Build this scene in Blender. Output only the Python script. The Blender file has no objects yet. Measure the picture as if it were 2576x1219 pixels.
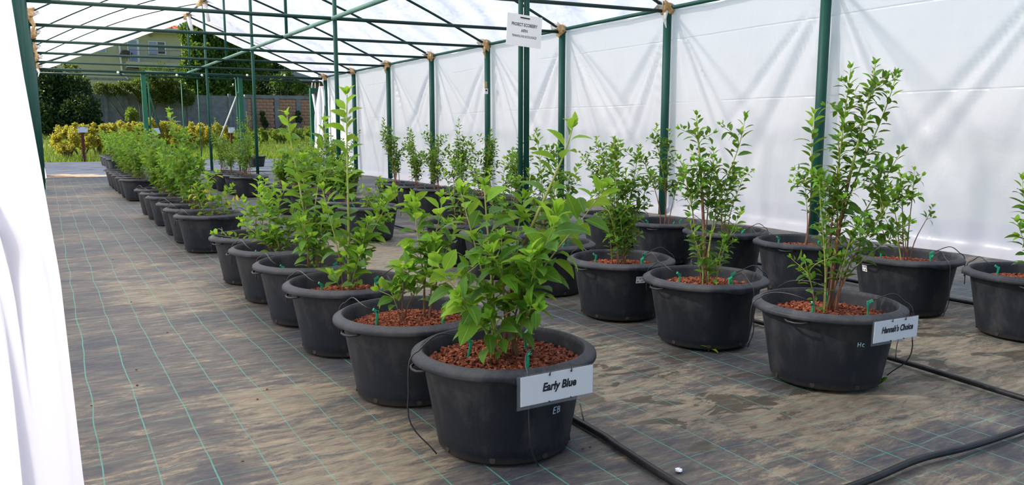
import bpy, math, random
import numpy as np
from mathutils import Vector, Matrix, Quaternion, noise

scene = bpy.context.scene
C = scene.collection

# ------------------------------------------------------------------ camera
F, CX, CY, VX, VY, HC = 1960.0, 1288.0, 609.5, 115.0, 334.0, 1.0
PITCH = math.atan((CY - VY) / F)
YAW = math.atan2(CX - VX, math.hypot(F, CY - VY))
FWD = Vector((math.sin(YAW) * math.cos(PITCH), math.cos(YAW) * math.cos(PITCH), -math.sin(PITCH)))
RGT = Vector((math.cos(YAW), -math.sin(YAW), 0))
UPV = RGT.cross(FWD)
EYE = Vector((0, 0, HC))
cd = bpy.data.cameras.new('camera')
cd.sensor_fit = 'HORIZONTAL'; cd.sensor_width = 36.0; cd.lens = F / 2576 * 36
cd.clip_start = 0.05; cd.clip_end = 600
cam = bpy.data.objects.new('camera', cd); C.objects.link(cam)
M3 = Matrix((RGT, UPV, -FWD)).transposed()
cam.matrix_world = Matrix.Translation(EYE) @ M3.to_4x4()
scene.camera = cam

# ------------------------------------------------------------------ light
SUN_DIR = Vector((-0.80, 0.34, 0.66)).normalized()
world = bpy.data.worlds.new('sky'); scene.world = world; world.use_nodes = True
wn = world.node_tree; wn.nodes.clear()
wo = wn.nodes.new('ShaderNodeOutputWorld'); wb = wn.nodes.new('ShaderNodeBackground')
sk = wn.nodes.new('ShaderNodeTexSky'); sk.sky_type = 'NISHITA'; sk.sun_disc = False
sk.sun_elevation = math.asin(SUN_DIR.z); sk.sun_rotation = math.atan2(SUN_DIR.x, SUN_DIR.y)
sk.air_density = 1.0; sk.dust_density = 1.6; sk.ozone_density = 1.0
wb.inputs['Strength'].default_value = 0.15
wn.links.new(sk.outputs[0], wb.inputs[0]); wn.links.new(wb.outputs[0], wo.inputs[0])
sd = bpy.data.lights.new('sun_offscreen', 'SUN'); sd.energy = 7.0; sd.angle = math.radians(2.0); sd.color = (1.0, 0.95, 0.88)
sun = bpy.data.objects.new('sun_offscreen', sd); C.objects.link(sun)
sun.rotation_euler = SUN_DIR.to_track_quat('Z', 'Y').to_euler()
scene.view_settings.view_transform = 'Standard'; scene.view_settings.look = 'None'
scene.view_settings.exposure = 0.58; scene.view_settings.gamma = 1.0
scene.view_settings.use_curve_mapping = False
try:
    scene.cycles.max_bounces = 10; scene.cycles.transparent_max_bounces = 12
    scene.cycles.diffuse_bounces = 5; scene.cycles.transmission_bounces = 8
    scene.cycles.caustics_reflective = False; scene.cycles.caustics_refractive = False
except Exception:
    pass

# ------------------------------------------------------------------ helpers
def ray(x, y): return RGT * (x - CX) - UPV * (y - CY) + FWD * F
def gnd(x, y, z=0.0):
    v = ray(x, y); return EYE + v * ((z - HC) / v.z)
def atY(x, y, Y):
    v = ray(x, y); return EYE + v * (Y / v.y)
def atD(x, y, d):
    return EYE + ray(x, y) * (d / F)
def depth(p): return (Vector(p) - EYE).dot(FWD)

def smooth(a, b, x):
    t = min(1, max(0, (x - a) / (b - a))); return t * t * (3 - 2 * t)

class MB:
    """collects geometry that becomes one mesh"""
    def __init__(s): s.v = []; s.f = []; s.m = []
    def add(s, vs, fs, mi=0):
        o = len(s.v); s.v.extend([tuple(v) for v in vs]); s.f.extend([tuple(i + o for i in f) for f in fs]); s.m.extend([mi] * len(fs)); return s
    def box(s, lo, hi, mi=0, mat=None):
        x0, y0, z0 = lo; x1, y1, z1 = hi
        vs = [Vector(p) for p in ((x0,y0,z0),(x1,y0,z0),(x1,y1,z0),(x0,y1,z0),(x0,y0,z1),(x1,y0,z1),(x1,y1,z1),(x0,y1,z1))]
        if mat: vs = [mat @ v for v in vs]
        return s.add(vs, [(0,3,2,1),(4,5,6,7),(0,1,5,4),(1,2,6,5),(2,3,7,6),(3,0,4,7)], mi)
    def tube(s, pts, r, n=8, mi=0, caps=True):
        pts = [Vector(p) for p in pts]
        rs = r if isinstance(r, (list, tuple)) else [r] * len(pts)
        vs = []; fs = []
        t0 = (pts[1] - pts[0]).normalized()
        a = Vector((0, 0, 1)) if abs(t0.z) < .9 else Vector((1, 0, 0))
        nrm = t0.cross(a).normalized()
        for i, p in enumerate(pts):
            if i == 0: t = pts[1] - pts[0]
            elif i == len(pts) - 1: t = pts[-1] - pts[-2]
            else: t = pts[i + 1] - pts[i - 1]
            t.normalize()
            nrm = (nrm - t * nrm.dot(t)); nrm.normalize(); b = t.cross(nrm)
            for k in range(n):
                an = 2 * math.pi * k / n
                vs.append(p + (nrm * math.cos(an) + b * math.sin(an)) * rs[i])
        for i in range(len(pts) - 1):
            for k in range(n):
                k2 = (k + 1) % n
                fs.append((i*n+k, i*n+k2, (i+1)*n+k2, (i+1)*n+k))
        if caps:
            fs.append(tuple(range(n))[::-1]); fs.append(tuple((len(pts)-1)*n + k for k in range(n)))
        return s.add(vs, fs, mi)
    def lathe(s, prof, n=32, mi=0, c=(0,0,0)):
        vs = []; fs = []
        for r, z in prof:
            for k in range(n):
                a = 2*math.pi*k/n; vs.append((c[0]+r*math.cos(a), c[1]+r*math.sin(a), c[2]+z))
        for i in range(len(prof)-1):
            for k in range(n):
                k2=(k+1)%n; fs.append((i*n+k, i*n+k2, (i+1)*n+k2, (i+1)*n+k))
        return s.add(vs, fs, mi)
    def mesh(s, name, mats, smooth_=False):
        me = bpy.data.meshes.new(name); me.from_pydata(s.v, [], s.f)
        for m in (mats if isinstance(mats, (list, tuple)) else [mats]): me.materials.append(m)
        if len(me.materials) > 1: me.polygons.foreach_set('material_index', s.m)
        if smooth_: me.polygons.foreach_set('use_smooth', [True]*len(me.polygons))
        me.update(); return me
    def build(s, name, mats, parent=None, smooth_=False):
        return link(name, s.mesh(name, mats, smooth_), parent)

def link(name, me, parent=None, loc=None):
    o = bpy.data.objects.new(name, me); C.objects.link(o)
    if parent: o.parent = parent
    if loc is not None: o.location = loc
    return o
def empty(name, loc=(0,0,0)):
    o = bpy.data.objects.new(name, None); C.objects.link(o); o.location = loc; o.empty_display_size = .1; return o
def tag(o, label, cat, group=None, kind=None):
    o['label'] = label; o['category'] = cat
    if group: o['group'] = group
    if kind: o['kind'] = kind
    return o
def struct(o, label=None, cat=None):
    o['kind'] = 'structure'
    if label: o['label'] = label
    if cat: o['category'] = cat
    return o

# ------------------------------------------------------------------ materials
def mat(name, col=(.5,.5,.5), rough=.6, spec=.4, metal=0):
    m = bpy.data.materials.new(name); m.use_nodes = True
    b = m.node_tree.nodes['Principled BSDF']
    b.inputs['Base Color'].default_value = (*col, 1); b.inputs['Roughness'].default_value = rough
    b.inputs['Specular IOR Level'].default_value = spec; b.inputs['Metallic'].default_value = metal
    return m, m.node_tree, b
def N(t, typ, **kw):
    n = t.nodes.new(typ)
    for k, v in kw.items():
        if k.startswith('i_'): n.inputs[k[2:].replace('_', ' ')].default_value = v
        else: setattr(n, k, v)
    return n
def ramp(t, fac, stops):
    r = t.nodes.new('ShaderNodeValToRGB'); e = r.color_ramp.elements
    while len(e) < len(stops): e.new(.5)
    for i, (p, c) in enumerate(stops): e[i].position = p; e[i].color = (*c, 1) if len(c) == 3 else c
    t.links.new(fac, r.inputs[0]); return r.outputs[0]
def noise_tex(t, scale, detail=4, rough=.55, coord='Object', vscale=None, dist=0):
    tc = t.nodes.new('ShaderNodeTexCoord'); src = tc.outputs[coord]
    if vscale:
        mp = t.nodes.new('ShaderNodeMapping'); mp.inputs['Scale'].default_value = vscale; t.links.new(src, mp.inputs[0]); src = mp.outputs[0]
    n = N(t, 'ShaderNodeTexNoise'); n.inputs['Scale'].default_value = scale; n.inputs['Detail'].default_value = detail
    n.inputs['Roughness'].default_value = rough; n.inputs['Distortion'].default_value = dist
    t.links.new(src, n.inputs['Vector']); return n
def bump(t, b, h, strength=.3, dist=.01):
    bn = t.nodes.new('ShaderNodeBump'); bn.inputs['Strength'].default_value = strength; bn.inputs['Distance'].default_value = dist
    t.links.new(h, bn.inputs['Height']); t.links.new(bn.outputs[0], b.inputs['Normal']); return bn
def mottled(name, c1, c2, scale, rough=.7, vscale=None, bs=.2, bd=.01, spec=.4, detail=4):
    m, t, b = mat(name, c1, rough, spec)
    n = noise_tex(t, scale, detail, vscale=vscale)
    t.links.new(ramp(t, n.outputs[0], [(.35, c1), (.65, c2)]), b.inputs['Base Color'])
    if bs: bump(t, b, n.outputs[0], bs, bd)
    return m
def math_n(t, op, a, b=None):
    n = t.nodes.new('ShaderNodeMath'); n.operation = op
    for i, v in enumerate((a, b)):
        if v is None: continue
        if isinstance(v, (int, float)): n.inputs[i].default_value = v
        else: t.links.new(v, n.inputs[i])
    return n.outputs[0]
def mixc(t, fac, a, b, blend='MIX'):
    n = t.nodes.new('ShaderNodeMix'); n.data_type = 'RGBA'; n.blend_type = blend
    for sock, v in ((n.inputs[0], fac), (n.inputs[6], a), (n.inputs[7], b)):
        if isinstance(v, (int, float)): sock.default_value = v
        elif isinstance(v, tuple): sock.default_value = (*v, 1) if len(v) == 3 else v
        else: t.links.new(v, sock)
    return n.outputs[2]

def film_material(name, transl=.55, transp=.05, tint=(.93,.94,.96), crease=False):
    m = bpy.data.materials.new(name); m.use_nodes = True; t = m.node_tree; t.nodes.clear()
    out = N(t, 'ShaderNodeOutputMaterial')
    d = N(t, 'ShaderNodeBsdfDiffuse'); d.inputs[0].default_value = (*tint, 1)
    tr = N(t, 'ShaderNodeBsdfTranslucent'); tr.inputs[0].default_value = (*tint, 1)
    tp = N(t, 'ShaderNodeBsdfTransparent')
    gl = N(t, 'ShaderNodeBsdfGlossy'); gl.inputs['Roughness'].default_value = .32; gl.inputs[0].default_value = (1,1,1,1)
    n = noise_tex(t, 1.1, 5, .5, vscale=(1,1,.35), dist=.35)
    n2 = noise_tex(t, 9, 3, .5, vscale=(1,.5,1))
    h = math_n(t, 'ADD', n.outputs[0], math_n(t, 'MULTIPLY', n2.outputs[0], .06))
    if crease:
        geo = N(t, 'ShaderNodeTexCoord'); sp = N(t, 'ShaderNodeSeparateXYZ'); t.links.new(geo.outputs['Object'], sp.inputs[0])
        wob = noise_tex(t, .35, 1)
        msk = noise_tex(t, .55, 2)
        mk = ramp(t, msk.outputs[0], [(.42,(0,0,0)),(.5,(1,1,1))])
        for zc in (1.36, 2.12):
            dz = math_n(t, 'ABSOLUTE', math_n(t, 'SUBTRACT', math_n(t, 'ADD', sp.outputs['Z'], math_n(t, 'MULTIPLY', wob.outputs[0], .08)), zc + .04))
            ln = ramp(t, dz, [(0, (.07,.07,.07)), (.012, (0,0,0))])
            h = math_n(t, 'SUBTRACT', h, math_n(t, 'MULTIPLY', ln, mk))
    bn = N(t, 'ShaderNodeBump'); bn.inputs['Strength'].default_value = .55; bn.inputs['Distance'].default_value = .12
    t.links.new(h, bn.inputs['Height'])
    for s in (d, tr, gl): t.links.new(bn.outputs[0], s.inputs['Normal'])
    m1 = N(t, 'ShaderNodeMixShader'); m1.inputs[0].default_value = transl
    t.links.new(d.outputs[0], m1.inputs[1]); t.links.new(tr.outputs[0], m1.inputs[2])
    m2 = N(t, 'ShaderNodeMixShader'); m2.inputs[0].default_value = .05
    t.links.new(m1.outputs[0], m2.inputs[1]); t.links.new(gl.outputs[0], m2.inputs[2])
    m3 = N(t, 'ShaderNodeMixShader'); m3.inputs[0].default_value = transp
    t.links.new(m2.outputs[0], m3.inputs[1]); t.links.new(tp.outputs[0], m3.inputs[2])
    t.links.new(m3.outputs[0], out.inputs[0]); return m

def leaf_material(name, c_young, c_old, source, transl=.42):
    """source: 'object' (random per leaf object) or attribute name holding a per-leaf random"""
    m = bpy.data.materials.new(name); m.use_nodes = True; t = m.node_tree; b = t.nodes['Principled BSDF']
    out = t.nodes['Material Output']
    if source == 'object':
        s = N(t, 'ShaderNodeObjectInfo').outputs['Random']
    else:
        a = N(t, 'ShaderNodeAttribute'); a.attribute_name = source; s = a.outputs['Fac']
    mid = tuple((x + y) * .5 for x, y in zip(c_young, c_old))
    col = ramp(t, s, [(0, c_old), (.35, tuple(.8*x + .2*y for x, y in zip(c_old, c_young))), (.75, mid), (1, c_young)])
    n = noise_tex(t, 60, 2)
    col = mixc(t, .25, col, mixc(t, n.outputs[0], tuple(.75*x for x in c_old), c_young))
    if source == 'object':
        tc = N(t, 'ShaderNodeTexCoord'); sp = N(t, 'ShaderNodeSeparateXYZ'); t.links.new(tc.outputs['Object'], sp.inputs[0])
        ax = math_n(t, 'ABSOLUTE', sp.outputs['X'])
        mid_ = ramp(t, ax, [(0, (1,1,1)), (.012, (.8,.8,.8)), (.022, (0,0,0))])
        ph = math_n(t, 'FRACT', math_n(t, 'MULTIPLY', math_n(t, 'SUBTRACT', sp.outputs['Y'], math_n(t, 'MULTIPLY', ax, .9)), 7.0))
        side = ramp(t, math_n(t, 'ABSOLUTE', math_n(t, 'SUBTRACT', ph, .5)), [(0, (.55,.55,.55)), (.07, (0,0,0))])
        vein = math_n(t, 'MAXIMUM', mid_, side)
        col = mixc(t, math_n(t, 'MULTIPLY', vein, .55), col, tuple(min(1, 1.25 * x + .05) for x in c_young))
        bump(t, b, math_n(t, 'SUBTRACT', 1.0, vein), .35, .03)
    t.links.new(col, b.inputs['Base Color'])
    b.inputs['Roughness'].default_value = .45; b.inputs['Specular IOR Level'].default_value = .25
    tr = N(t, 'ShaderNodeBsdfTranslucent')
    t.links.new(mixc(t, .5, col, (.45,.62,.06), 'MIX'), tr.inputs[0])
    mx = N(t, 'ShaderNodeMixShader'); mx.inputs[0].default_value = transl
    t.links.new(b.outputs[0], mx.inputs[1]); t.links.new(tr.outputs[0], mx.inputs[2]); t.links.new(mx.outputs[0], out.inputs[0])
    return m

M = {}
M['film_roof'] = film_material('roof film', .74, .20, (.955,.93,.975))
M['film_wall'] = film_material('wall film', .55, .10, (.955,.93,.975), crease=True)
M['film_curtain'] = film_material('curtain film', .45, .0, (.955,.93,.975))
M['green'] = mottled('green painted steel', (.008,.060,.046), (.011,.075,.056), 3, .5, bs=.05, spec=.25)
M['green_light'] = mottled('lighter green steel', (.012,.09,.050), (.017,.115,.064), 3, .5, bs=.05, spec=.25)
M['green_beam'] = mottled('weathered green beam', (.05,.15,.11), (.09,.20,.15), 5, .45, bs=.05)
M['green_dark'] = mottled('dark green bar', (.004,.028,.023), (.006,.040,.031), 3, .5, bs=.05, spec=.25)
M['galv'] = mottled('galvanised pipe', (.45,.47,.45), (.6,.62,.6), 6, .4, bs=.05)
M['endcap'] = mat('white pipe end', (.75,.68,.55), .6)[0]
M['tape'] = mottled('brown packing tape', (.30,.17,.06), (.52,.36,.17), 25, .35, bs=.5, bd=.02)
M['tape_white'] = mottled('crumpled clear film', (.62,.62,.60), (.80,.80,.78), 25, .35, bs=.6, bd=.02)

def pot_material():
    m, t, b = mat('charcoal pot plastic', (.03,.033,.04), .5, .22)
    n = noise_tex(t, 7, 6, .7, vscale=(1,1,.45)); n2 = noise_tex(t, 90, 3, .7)
    tc = N(t, 'ShaderNodeTexCoord'); sp = N(t, 'ShaderNodeSeparateXYZ'); t.links.new(tc.outputs['Object'], sp.inputs[0])
    oi = N(t, 'ShaderNodeObjectInfo')
    base = mixc(t, oi.outputs['Random'], (.013,.016,.022), (.018,.021,.027))
    dust = ramp(t, n.outputs[0], [(.46,(0,0,0)),(.76,(.40,.40,.40))])
    speck = ramp(t, n2.outputs[0], [(.66,(0,0,0)),(.74,(.25,.25,.25))])
    col = mixc(t, dust, base, (.13,.125,.115)); col = mixc(t, speck, col, (.16,.15,.13))
    # settled dirt on the foot of the pot
    foot = ramp(t, math_n(t, 'ADD', sp.outputs['Z'], math_n(t, 'MULTIPLY', n.outputs[0], .05)), [(.02,(.55,.55,.55)),(.055,(0,0,0))])
    col = mixc(t, foot, col, (.10,.085,.06))
    rim = ramp(t, sp.outputs['Z'], [(.300,(0,0,0)),(.312,(.55,.55,.55))])  # paler rim: part wear, part caught sky light put into the colour
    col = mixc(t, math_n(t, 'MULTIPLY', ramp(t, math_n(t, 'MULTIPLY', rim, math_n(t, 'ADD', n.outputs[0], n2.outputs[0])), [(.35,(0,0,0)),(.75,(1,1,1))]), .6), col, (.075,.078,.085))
    t.links.new(col, b.inputs['Base Color']); bump(t, b, n2.outputs[0], .12, .004)
    t.links.new(ramp(t, n.outputs[0], [(.3,(.42,.42,.42)),(.7,(.7,.7,.7))]), b.inputs['Roughness'])
    return m
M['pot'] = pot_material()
M['hole'] = mat('damp soil in drain hole', (.03,.024,.018), .9)[0]
M['mulch'] = None
def mulch_material():
    m, t, b = mat('red bark chips', (.2,.06,.03), .8, .2)
    a = N(t, 'ShaderNodeAttribute'); a.attribute_name = 'rnd'
    n = noise_tex(t, 120, 2)
    c = ramp(t, a.outputs['Fac'], [(0,(.07,.018,.010)),(.45,(.20,.050,.024)),(.8,(.30,.085,.040)),(1,(.45,.17,.085))])
    t.links.new(mixc(t, .3, c, mixc(t, n.outputs[0], (.06,.015,.01), (.32,.10,.05))), b.inputs['Base Color']); return m
M['mulch'] = mulch_material()
M['soil'] = mottled('bark litter', (.05,.016,.010), (.22,.06,.03), 60, .9, bs=.8, bd=.01)
M['leafO'] = leaf_material('broad leaf', (.16,.38,.025), (.026,.11,.014), 'object')
M['leafS'] = leaf_material('small leaf', (.11,.30,.018), (.010,.050,.008), 'object', .30)
M['leafY'] = leaf_material('young shoot leaf', (.34,.58,.035), (.18,.40,.03), 'object', .5)
M['leafyel'] = leaf_material('yellowed leaf', (.75,.55,.06), (.45,.42,.05), 'object', .4)
M['leafOa'] = leaf_material('broad leaf mass', (.18,.40,.03), (.026,.11,.014), 'rnd')
M['leafSa'] = leaf_material('small leaf mass', (.16,.38,.025), (.010,.050,.008), 'rnd', .30)
M['tree'] = leaf_material('tree leaf', (.08,.18,.018), (.022,.065,.012), 'rnd', .22)
M['treedark'] = leaf_material('dark evergreen leaf', (.032,.075,.022), (.012,.034,.011), 'rnd', .12)
M['hedge'] = leaf_material('vine leaf', (.15,.16,.02), (.02,.055,.012), 'rnd', .22)
M['yellowbush'] = leaf_material('turning shrub leaf', (.60,.54,.06), (.36,.19,.04), 'rnd', .45)
M['grass'] = leaf_material('grass blade', (.22,.27,.025), (.05,.11,.012), 'rnd', .35)
M['stem'] = mottled('green cane', (.24,.30,.05), (.34,.36,.09), 20, .5, bs=.1)
M['wood'] = mottled('woody brown cane', (.12,.055,.03), (.24,.11,.055), 40, .8, vscale=(1,1,.2), bs=.3)
M['bark'] = mottled('tree bark', (.05,.04,.03), (.10,.08,.06), 8, .9, vscale=(1,1,.2), bs=.4)
M['stake'] = mat('green plastic stake', (.012,.30,.15), .35)[0]
M['tube'] = mat('thin black tube', (.022,.022,.024), .35, .5)[0]
M['hose'] = mottled('black hose', (.007,.008,.010), (.018,.018,.020), 14, .42, bs=.05, spec=.35)
M['paper'] = mottled('white paper', (.82,.83,.85), (.85,.86,.88), 5, .5, bs=.03)
M['ink'] = mat('black ink', (.012,.012,.016), .5)[0]
M['chalk'] = mat('pale blue marker', (.42,.56,.66), .7)[0]
M['wire'] = mat('black wire', (.01,.01,.012), .5)[0]
def sleeve_material():
    m = bpy.data.materials.new('clear plastic sleeve'); m.use_nodes = True; t = m.node_tree; t.nodes.clear()
    o = N(t, 'ShaderNodeOutputMaterial'); tp = N(t, 'ShaderNodeBsdfTransparent'); g = N(t, 'ShaderNodeBsdfGlossy'); d = N(t,'ShaderNodeBsdfDiffuse')
    g.inputs['Roughness'].default_value = .2; d.inputs[0].default_value = (.7,.75,.82,1)
    a = N(t, 'ShaderNodeMixShader'); a.inputs[0].default_value = .5; t.links.new(g.outputs[0], a.inputs[1]); t.links.new(d.outputs[0], a.inputs[2])
    x = N(t, 'ShaderNodeMixShader'); x.inputs[0].default_value = .07; t.links.new(tp.outputs[0], x.inputs[1]); t.links.new(a.outputs[0], x.inputs[2])
    t.links.new(x.outputs[0], o.inputs[0]); return m
M['sleeve'] = sleeve_material()
M['concrete'] = mottled('concrete', (.16,.165,.18), (.23,.235,.25), 3, .9, bs=.2)
M['brick'] = mottled('terracotta block', (.34,.17,.115), (.46,.26,.18), 4, .9, bs=.3)
M['plaster'] = mottled('pale yellow plaster', (.42,.40,.25), (.47,.45,.29), .8, .9, bs=.05)
M['white_paint'] = mat('white paint', (.72,.73,.75), .5)[0]
M['blue_shutter'] = mat('blue grey shutter', (.30,.34,.46), .5)[0]
M['dark_glass'] = mat('dark glass', (.01,.012,.018), .08, .8)[0]
M['roof_tile'] = mottled('terracotta roof tile', (.42,.11,.05), (.60,.20,.10), 6, .8, bs=.2)
M['grey_slab'] = mottled('grey blue slab', (.20,.22,.27), (.27,.29,.34), 2, .8, bs=.1)
M['dark_wall'] = mat('brown plaster wall', (.17,.12,.105), .9)[0]
M['rail'] = mat('grey railing', (.22,.23,.25), .5, metal=.3)[0]
M['brown_post'] = mat('brown wooden stake', (.12,.035,.02), .8)[0]
M['dry'] = mottled('dry grass', (.55,.50,.32), (.66,.60,.42), 20, .8, bs=0)
M['plastic_white'] = mat('white plastic', (.75,.76,.78), .4)[0]

def fabric_material():
    m, t, b = mat('woven ground cover', (.1,.1,.1), .62, .35)
    tc = N(t, 'ShaderNodeTexCoord'); sp = N(t, 'ShaderNodeSeparateXYZ'); t.links.new(tc.outputs['Object'], sp.inputs[0])
    X, Y = sp.outputs['X'], sp.outputs['Y']
    big = noise_tex(t, .55, 3, .5); mid = noise_tex(t, 2.6, 7, .68, vscale=(.55,1.5,1), dist=.6); fine = noise_tex(t, 16, 7, .75, vscale=(.45,1.7,1), dist=.5)
    weave = noise_tex(t, 160, 2, .6, vscale=(.35,1.6,1))
    grit = noise_tex(t, 70, 6, .8, vscale=(.5,1.5,1), dist=.8)
    s = math_n(t, 'ADD', math_n(t, 'MULTIPLY', big.outputs[0], .75), math_n(t, 'ADD', math_n(t, 'MULTIPLY', mid.outputs[0], .75), math_n(t, 'MULTIPLY', fine.outputs[0], .38)))
    # silt left in shallow puddles, each a stain with its own broken edge
    s = math_n(t, 'SUBTRACT', s, .02)
    def patch(x0, y0, rx, ry, amt):
        dx = math_n(t, 'DIVIDE', math_n(t, 'SUBTRACT', X, x0), rx); dy = math_n(t, 'DIVIDE', math_n(t, 'SUBTRACT', Y, y0), ry)
        r2 = math_n(t, 'ADD', math_n(t, 'MULTIPLY', dx, dx), math_n(t, 'MULTIPLY', dy, dy))
        return math_n(t, 'MULTIPLY', ramp(t, r2, [(0,(1,1,1)),(.45,(.75,.75,.75)),(1,(0,0,0))]), amt)
    s = math_n(t, 'SUBTRACT', s, .06)
    s = math_n(t, 'ADD', s, math_n(t, 'MULTIPLY', math_n(t, 'SUBTRACT', grit.outputs[0], .5), .42))
    for pp in ((1.95, 2.65, .60, 1.0, .27), (2.75, 1.72, .9, .30, .26), (3.5, 2.15, .55, .9, .20), (.75, 2.5, .35, 1.3, .16), (1.9, 6.0, .8, 2.0, .2), (.7, 5.5, .5, 3.0, .10)):
        s = math_n(t, 'ADD', s, patch(*pp))
    dirt = ramp(t, s, [(.74,(0,0,0)),(.98,(.55,.55,.55)),(1.16,(1,1,1))])
    wv = mixc(t, weave.outputs[0], (.024,.028,.038), (.060,.064,.078))
    silt = mixc(t, ramp(t, fine.outputs[0], [(.3,(0,0,0)),(.7,(1,1,1))]), (.07,.062,.052), (.32,.262,.175))
    col = mixc(t, dirt, wv, silt)
    # damp blotches
    dp = noise_tex(t, 4.2, 5, .6, vscale=(.7,1.5,1), dist=.8)
    dm = ramp(t, dp.outputs[0], [(.555,(0,0,0)),(.575,(1,1,1))])
    region = math_n(t, 'MULTIPLY', ramp(t, math_n(t, 'MULTIPLY', X, .2), [(.26,(0,0,0)),(.36,(1,1,1)),(.8,(1,1,1)),(.9,(0,0,0))]), ramp(t, math_n(t,'MULTIPLY', Y, .1), [(.14,(0,0,0)),(.19,(1,1,1)),(.34,(1,1,1)),(.45,(.1,.1,.1))]))
    col = mixc(t, math_n(t, 'MULTIPLY', math_n(t, 'MULTIPLY', dm, region), .85), col, (.050,.042,.028))
    # woven green guide lines, waving with the cloth
    wx = noise_tex(t, 1.3, 2, .5); wy = noise_tex(t, 3.1, 2, .5, vscale=(1.4,.6,1))
    def grid(co, wob, amp, off, pitch, width):
        u = math_n(t, 'DIVIDE', math_n(t, 'SUBTRACT', math_n(t, 'ADD', co, math_n(t, 'MULTIPLY', math_n(t, 'SUBTRACT', wob, .5), amp)), off), pitch)
        fr = math_n(t, 'ABSOLUTE', math_n(t, 'SUBTRACT', math_n(t, 'FRACT', math_n(t, 'ADD', u, .5)), .5))
        return ramp(t, fr, [(0,(1,1,1)), (width*.55/pitch,(.9,.9,.9)), (width/pitch,(0,0,0))])
    lx = grid(X, wx.outputs[0], .045, .076, .1437, .0026); ly = grid(Y, wy.outputs[0], .05, .093, .147, .0026)
    brk = ramp(t, fine.outputs[0], [(.40,(.30,.30,.30)),(.62,(1,1,1))])
    wear = ramp(t, s, [(.75,(1,1,1)),(1.1,(.60,.60,.60))])
    l2 = math_n(t, 'MULTIPLY', math_n(t, 'MULTIPLY', ly, brk), .85)
    line = math_n(t, 'MULTIPLY', math_n(t, 'MAXIMUM', math_n(t, 'MULTIPLY', lx, .95), l2), wear)
    col = mixc(t, line, col, (.08,.33,.26))
    t.links.new(col, b.inputs['Base Color'])
    h = math_n(t, 'ADD', math_n(t, 'MULTIPLY', mid.outputs[0], 1.0), math_n(t, 'MULTIPLY', weave.outputs[0], .05))
    bump(t, b, h, .35, .03)
    return m
M['fabric'] = fabric_material()
M['tarp'] = mottled('blue grey ground sheet', (.055,.065,.090), (.12,.128,.150), 1.6, .6, vscale=(1,2,1), bs=.4, bd=.05)
M['mud'] = mottled('bare mud', (.22,.15,.09), (.40,.30,.20), 4, .9, bs=.4, bd=.03)
M['field'] = mottled('field ground', (.06,.10,.018), (.16,.19,.04), 2.5, .95, bs=.5, bd=.05)

# ------------------------------------------------------------------ setting: ground
XL, XR, XM = -0.12, 6.52, 3.15
ZE, ZR = 2.46, 3.83
FY = [5.1 + 2.24 * k for k in range(-2, 8)]       # frame positions along the house
YEND = FY[-1]

def grid_mesh(name, fn, nu, nv, m, flip=False):
    vs = [fn(i / nu, j / nv) for j in range(nv + 1) for i in range(nu + 1)]
    fs = []
    for j in range(nv):
        for i in range(nu):
            a = j * (nu + 1) + i; q = (a, a + 1, a + nu + 2, a + nu + 1)
            fs.append(q[::-1] if flip else q)
    b = MB(); b.add(vs, fs); return b.build(name, m, None, True)

def nz(x, y, z=0.0): return noise.noise(Vector((x, y, z)))

def floor_fn(u, v):
    x = -1.6 + u * 9.2; y = -3 + v * 24.0
    z = .006 * nz(x * 1.7, y * 1.7) + .012 * nz(x * .5, y * .5)
    if x < .5: z += .012 * max(0, nz(x * 4, y * 1.2, 3))
    for hx in (1.2, 2.72, 4.16):
        pass
    return (x, y, z * .8 - .006)
struct(grid_mesh('floor', floor_fn, 110, 240, M['fabric']), 'grey woven ground cover with green grid lines and dried silt', 'floor')

def tarp_fn(u, v):
    x = -3.5 + u * 12; y = 21.05 + v * 10.5
    return (x, y, -.012 + .05 * max(0, nz(x * .6, y * 2.2)) + .02 * nz(x * 2, y * 3))
struct(grid_mesh('floor_outside', tarp_fn, 60, 60, M['tarp']), 'wrinkled blue grey ground sheet beyond the tunnel', 'ground sheet')
def lawn_z(y): return -.05 + 1.15 * smooth(30.5, 50, y)
def lawn_fn(u, v):
    x = -60 + u * 140; y = -60 + v * 180
    return (x, y, lawn_z(y) - .02 + .05 * nz(x * .3, y * .3) * smooth(30, 36, y))
struct(grid_mesh('field_ground', lawn_fn, 70, 120, M['field']), 'grassy field ground around the tunnel', 'ground')
def mud_fn(u, v):
    x = -.7 + u * 2.2 ; y = 20.55 + v * .7
    e = max(0, 1 - ((u - .5) * 2) ** 2) * max(0, 1 - ((v - .5) * 2) ** 2)
    return (x, y, -.02 + .06 * e + .03 * e * nz(x * 5, y * 5))
o = grid_mesh('mud_strip', mud_fn, 24, 12, M['mud']); tag(o, 'low strip of bare brown mud across the tunnel end', 'mud')

# ------------------------------------------------------------------ setting: film
rng = random.Random(7)
folds = []
for k, y in enumerate(FY):
    for s in (-1, 1):
        for q in range(rng.randint(6, 9)):
            folds.append((y, s * math.radians(rng.uniform(4, 50)), rng.uniform(.35, 1.0), rng.uniform(.016, .045)))
def wall_disp(y, z):
    d = 0.0
    for (py, an, amp, wd) in folds:
        dy = y - py; dz = ZE + .02 - z
        if abs(dy) > 2.4: continue
        r = math.hypot(dy, dz)
        if r < .02: continue
        th = math.atan2(dy, dz) - an
        d += amp * .05 * smooth(.05, .7, r) * (1 - .75 * smooth(.9, 2.4, r)) * math.exp(-(th / wd) ** 2 / (1.0 + .3 * r))
    # slack between posts, light ripple
    ph = (y - FY[0]) / 2.24
    d += .05 * math.sin(math.pi * (ph % 1)) ** 2 * smooth(0, 1, (ZE - z) / 1.2) + .018 * nz(y * 1.4, z * .8, 5) + .006 * nz(y * 6, z * 1.5, 9)
    return d
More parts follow.
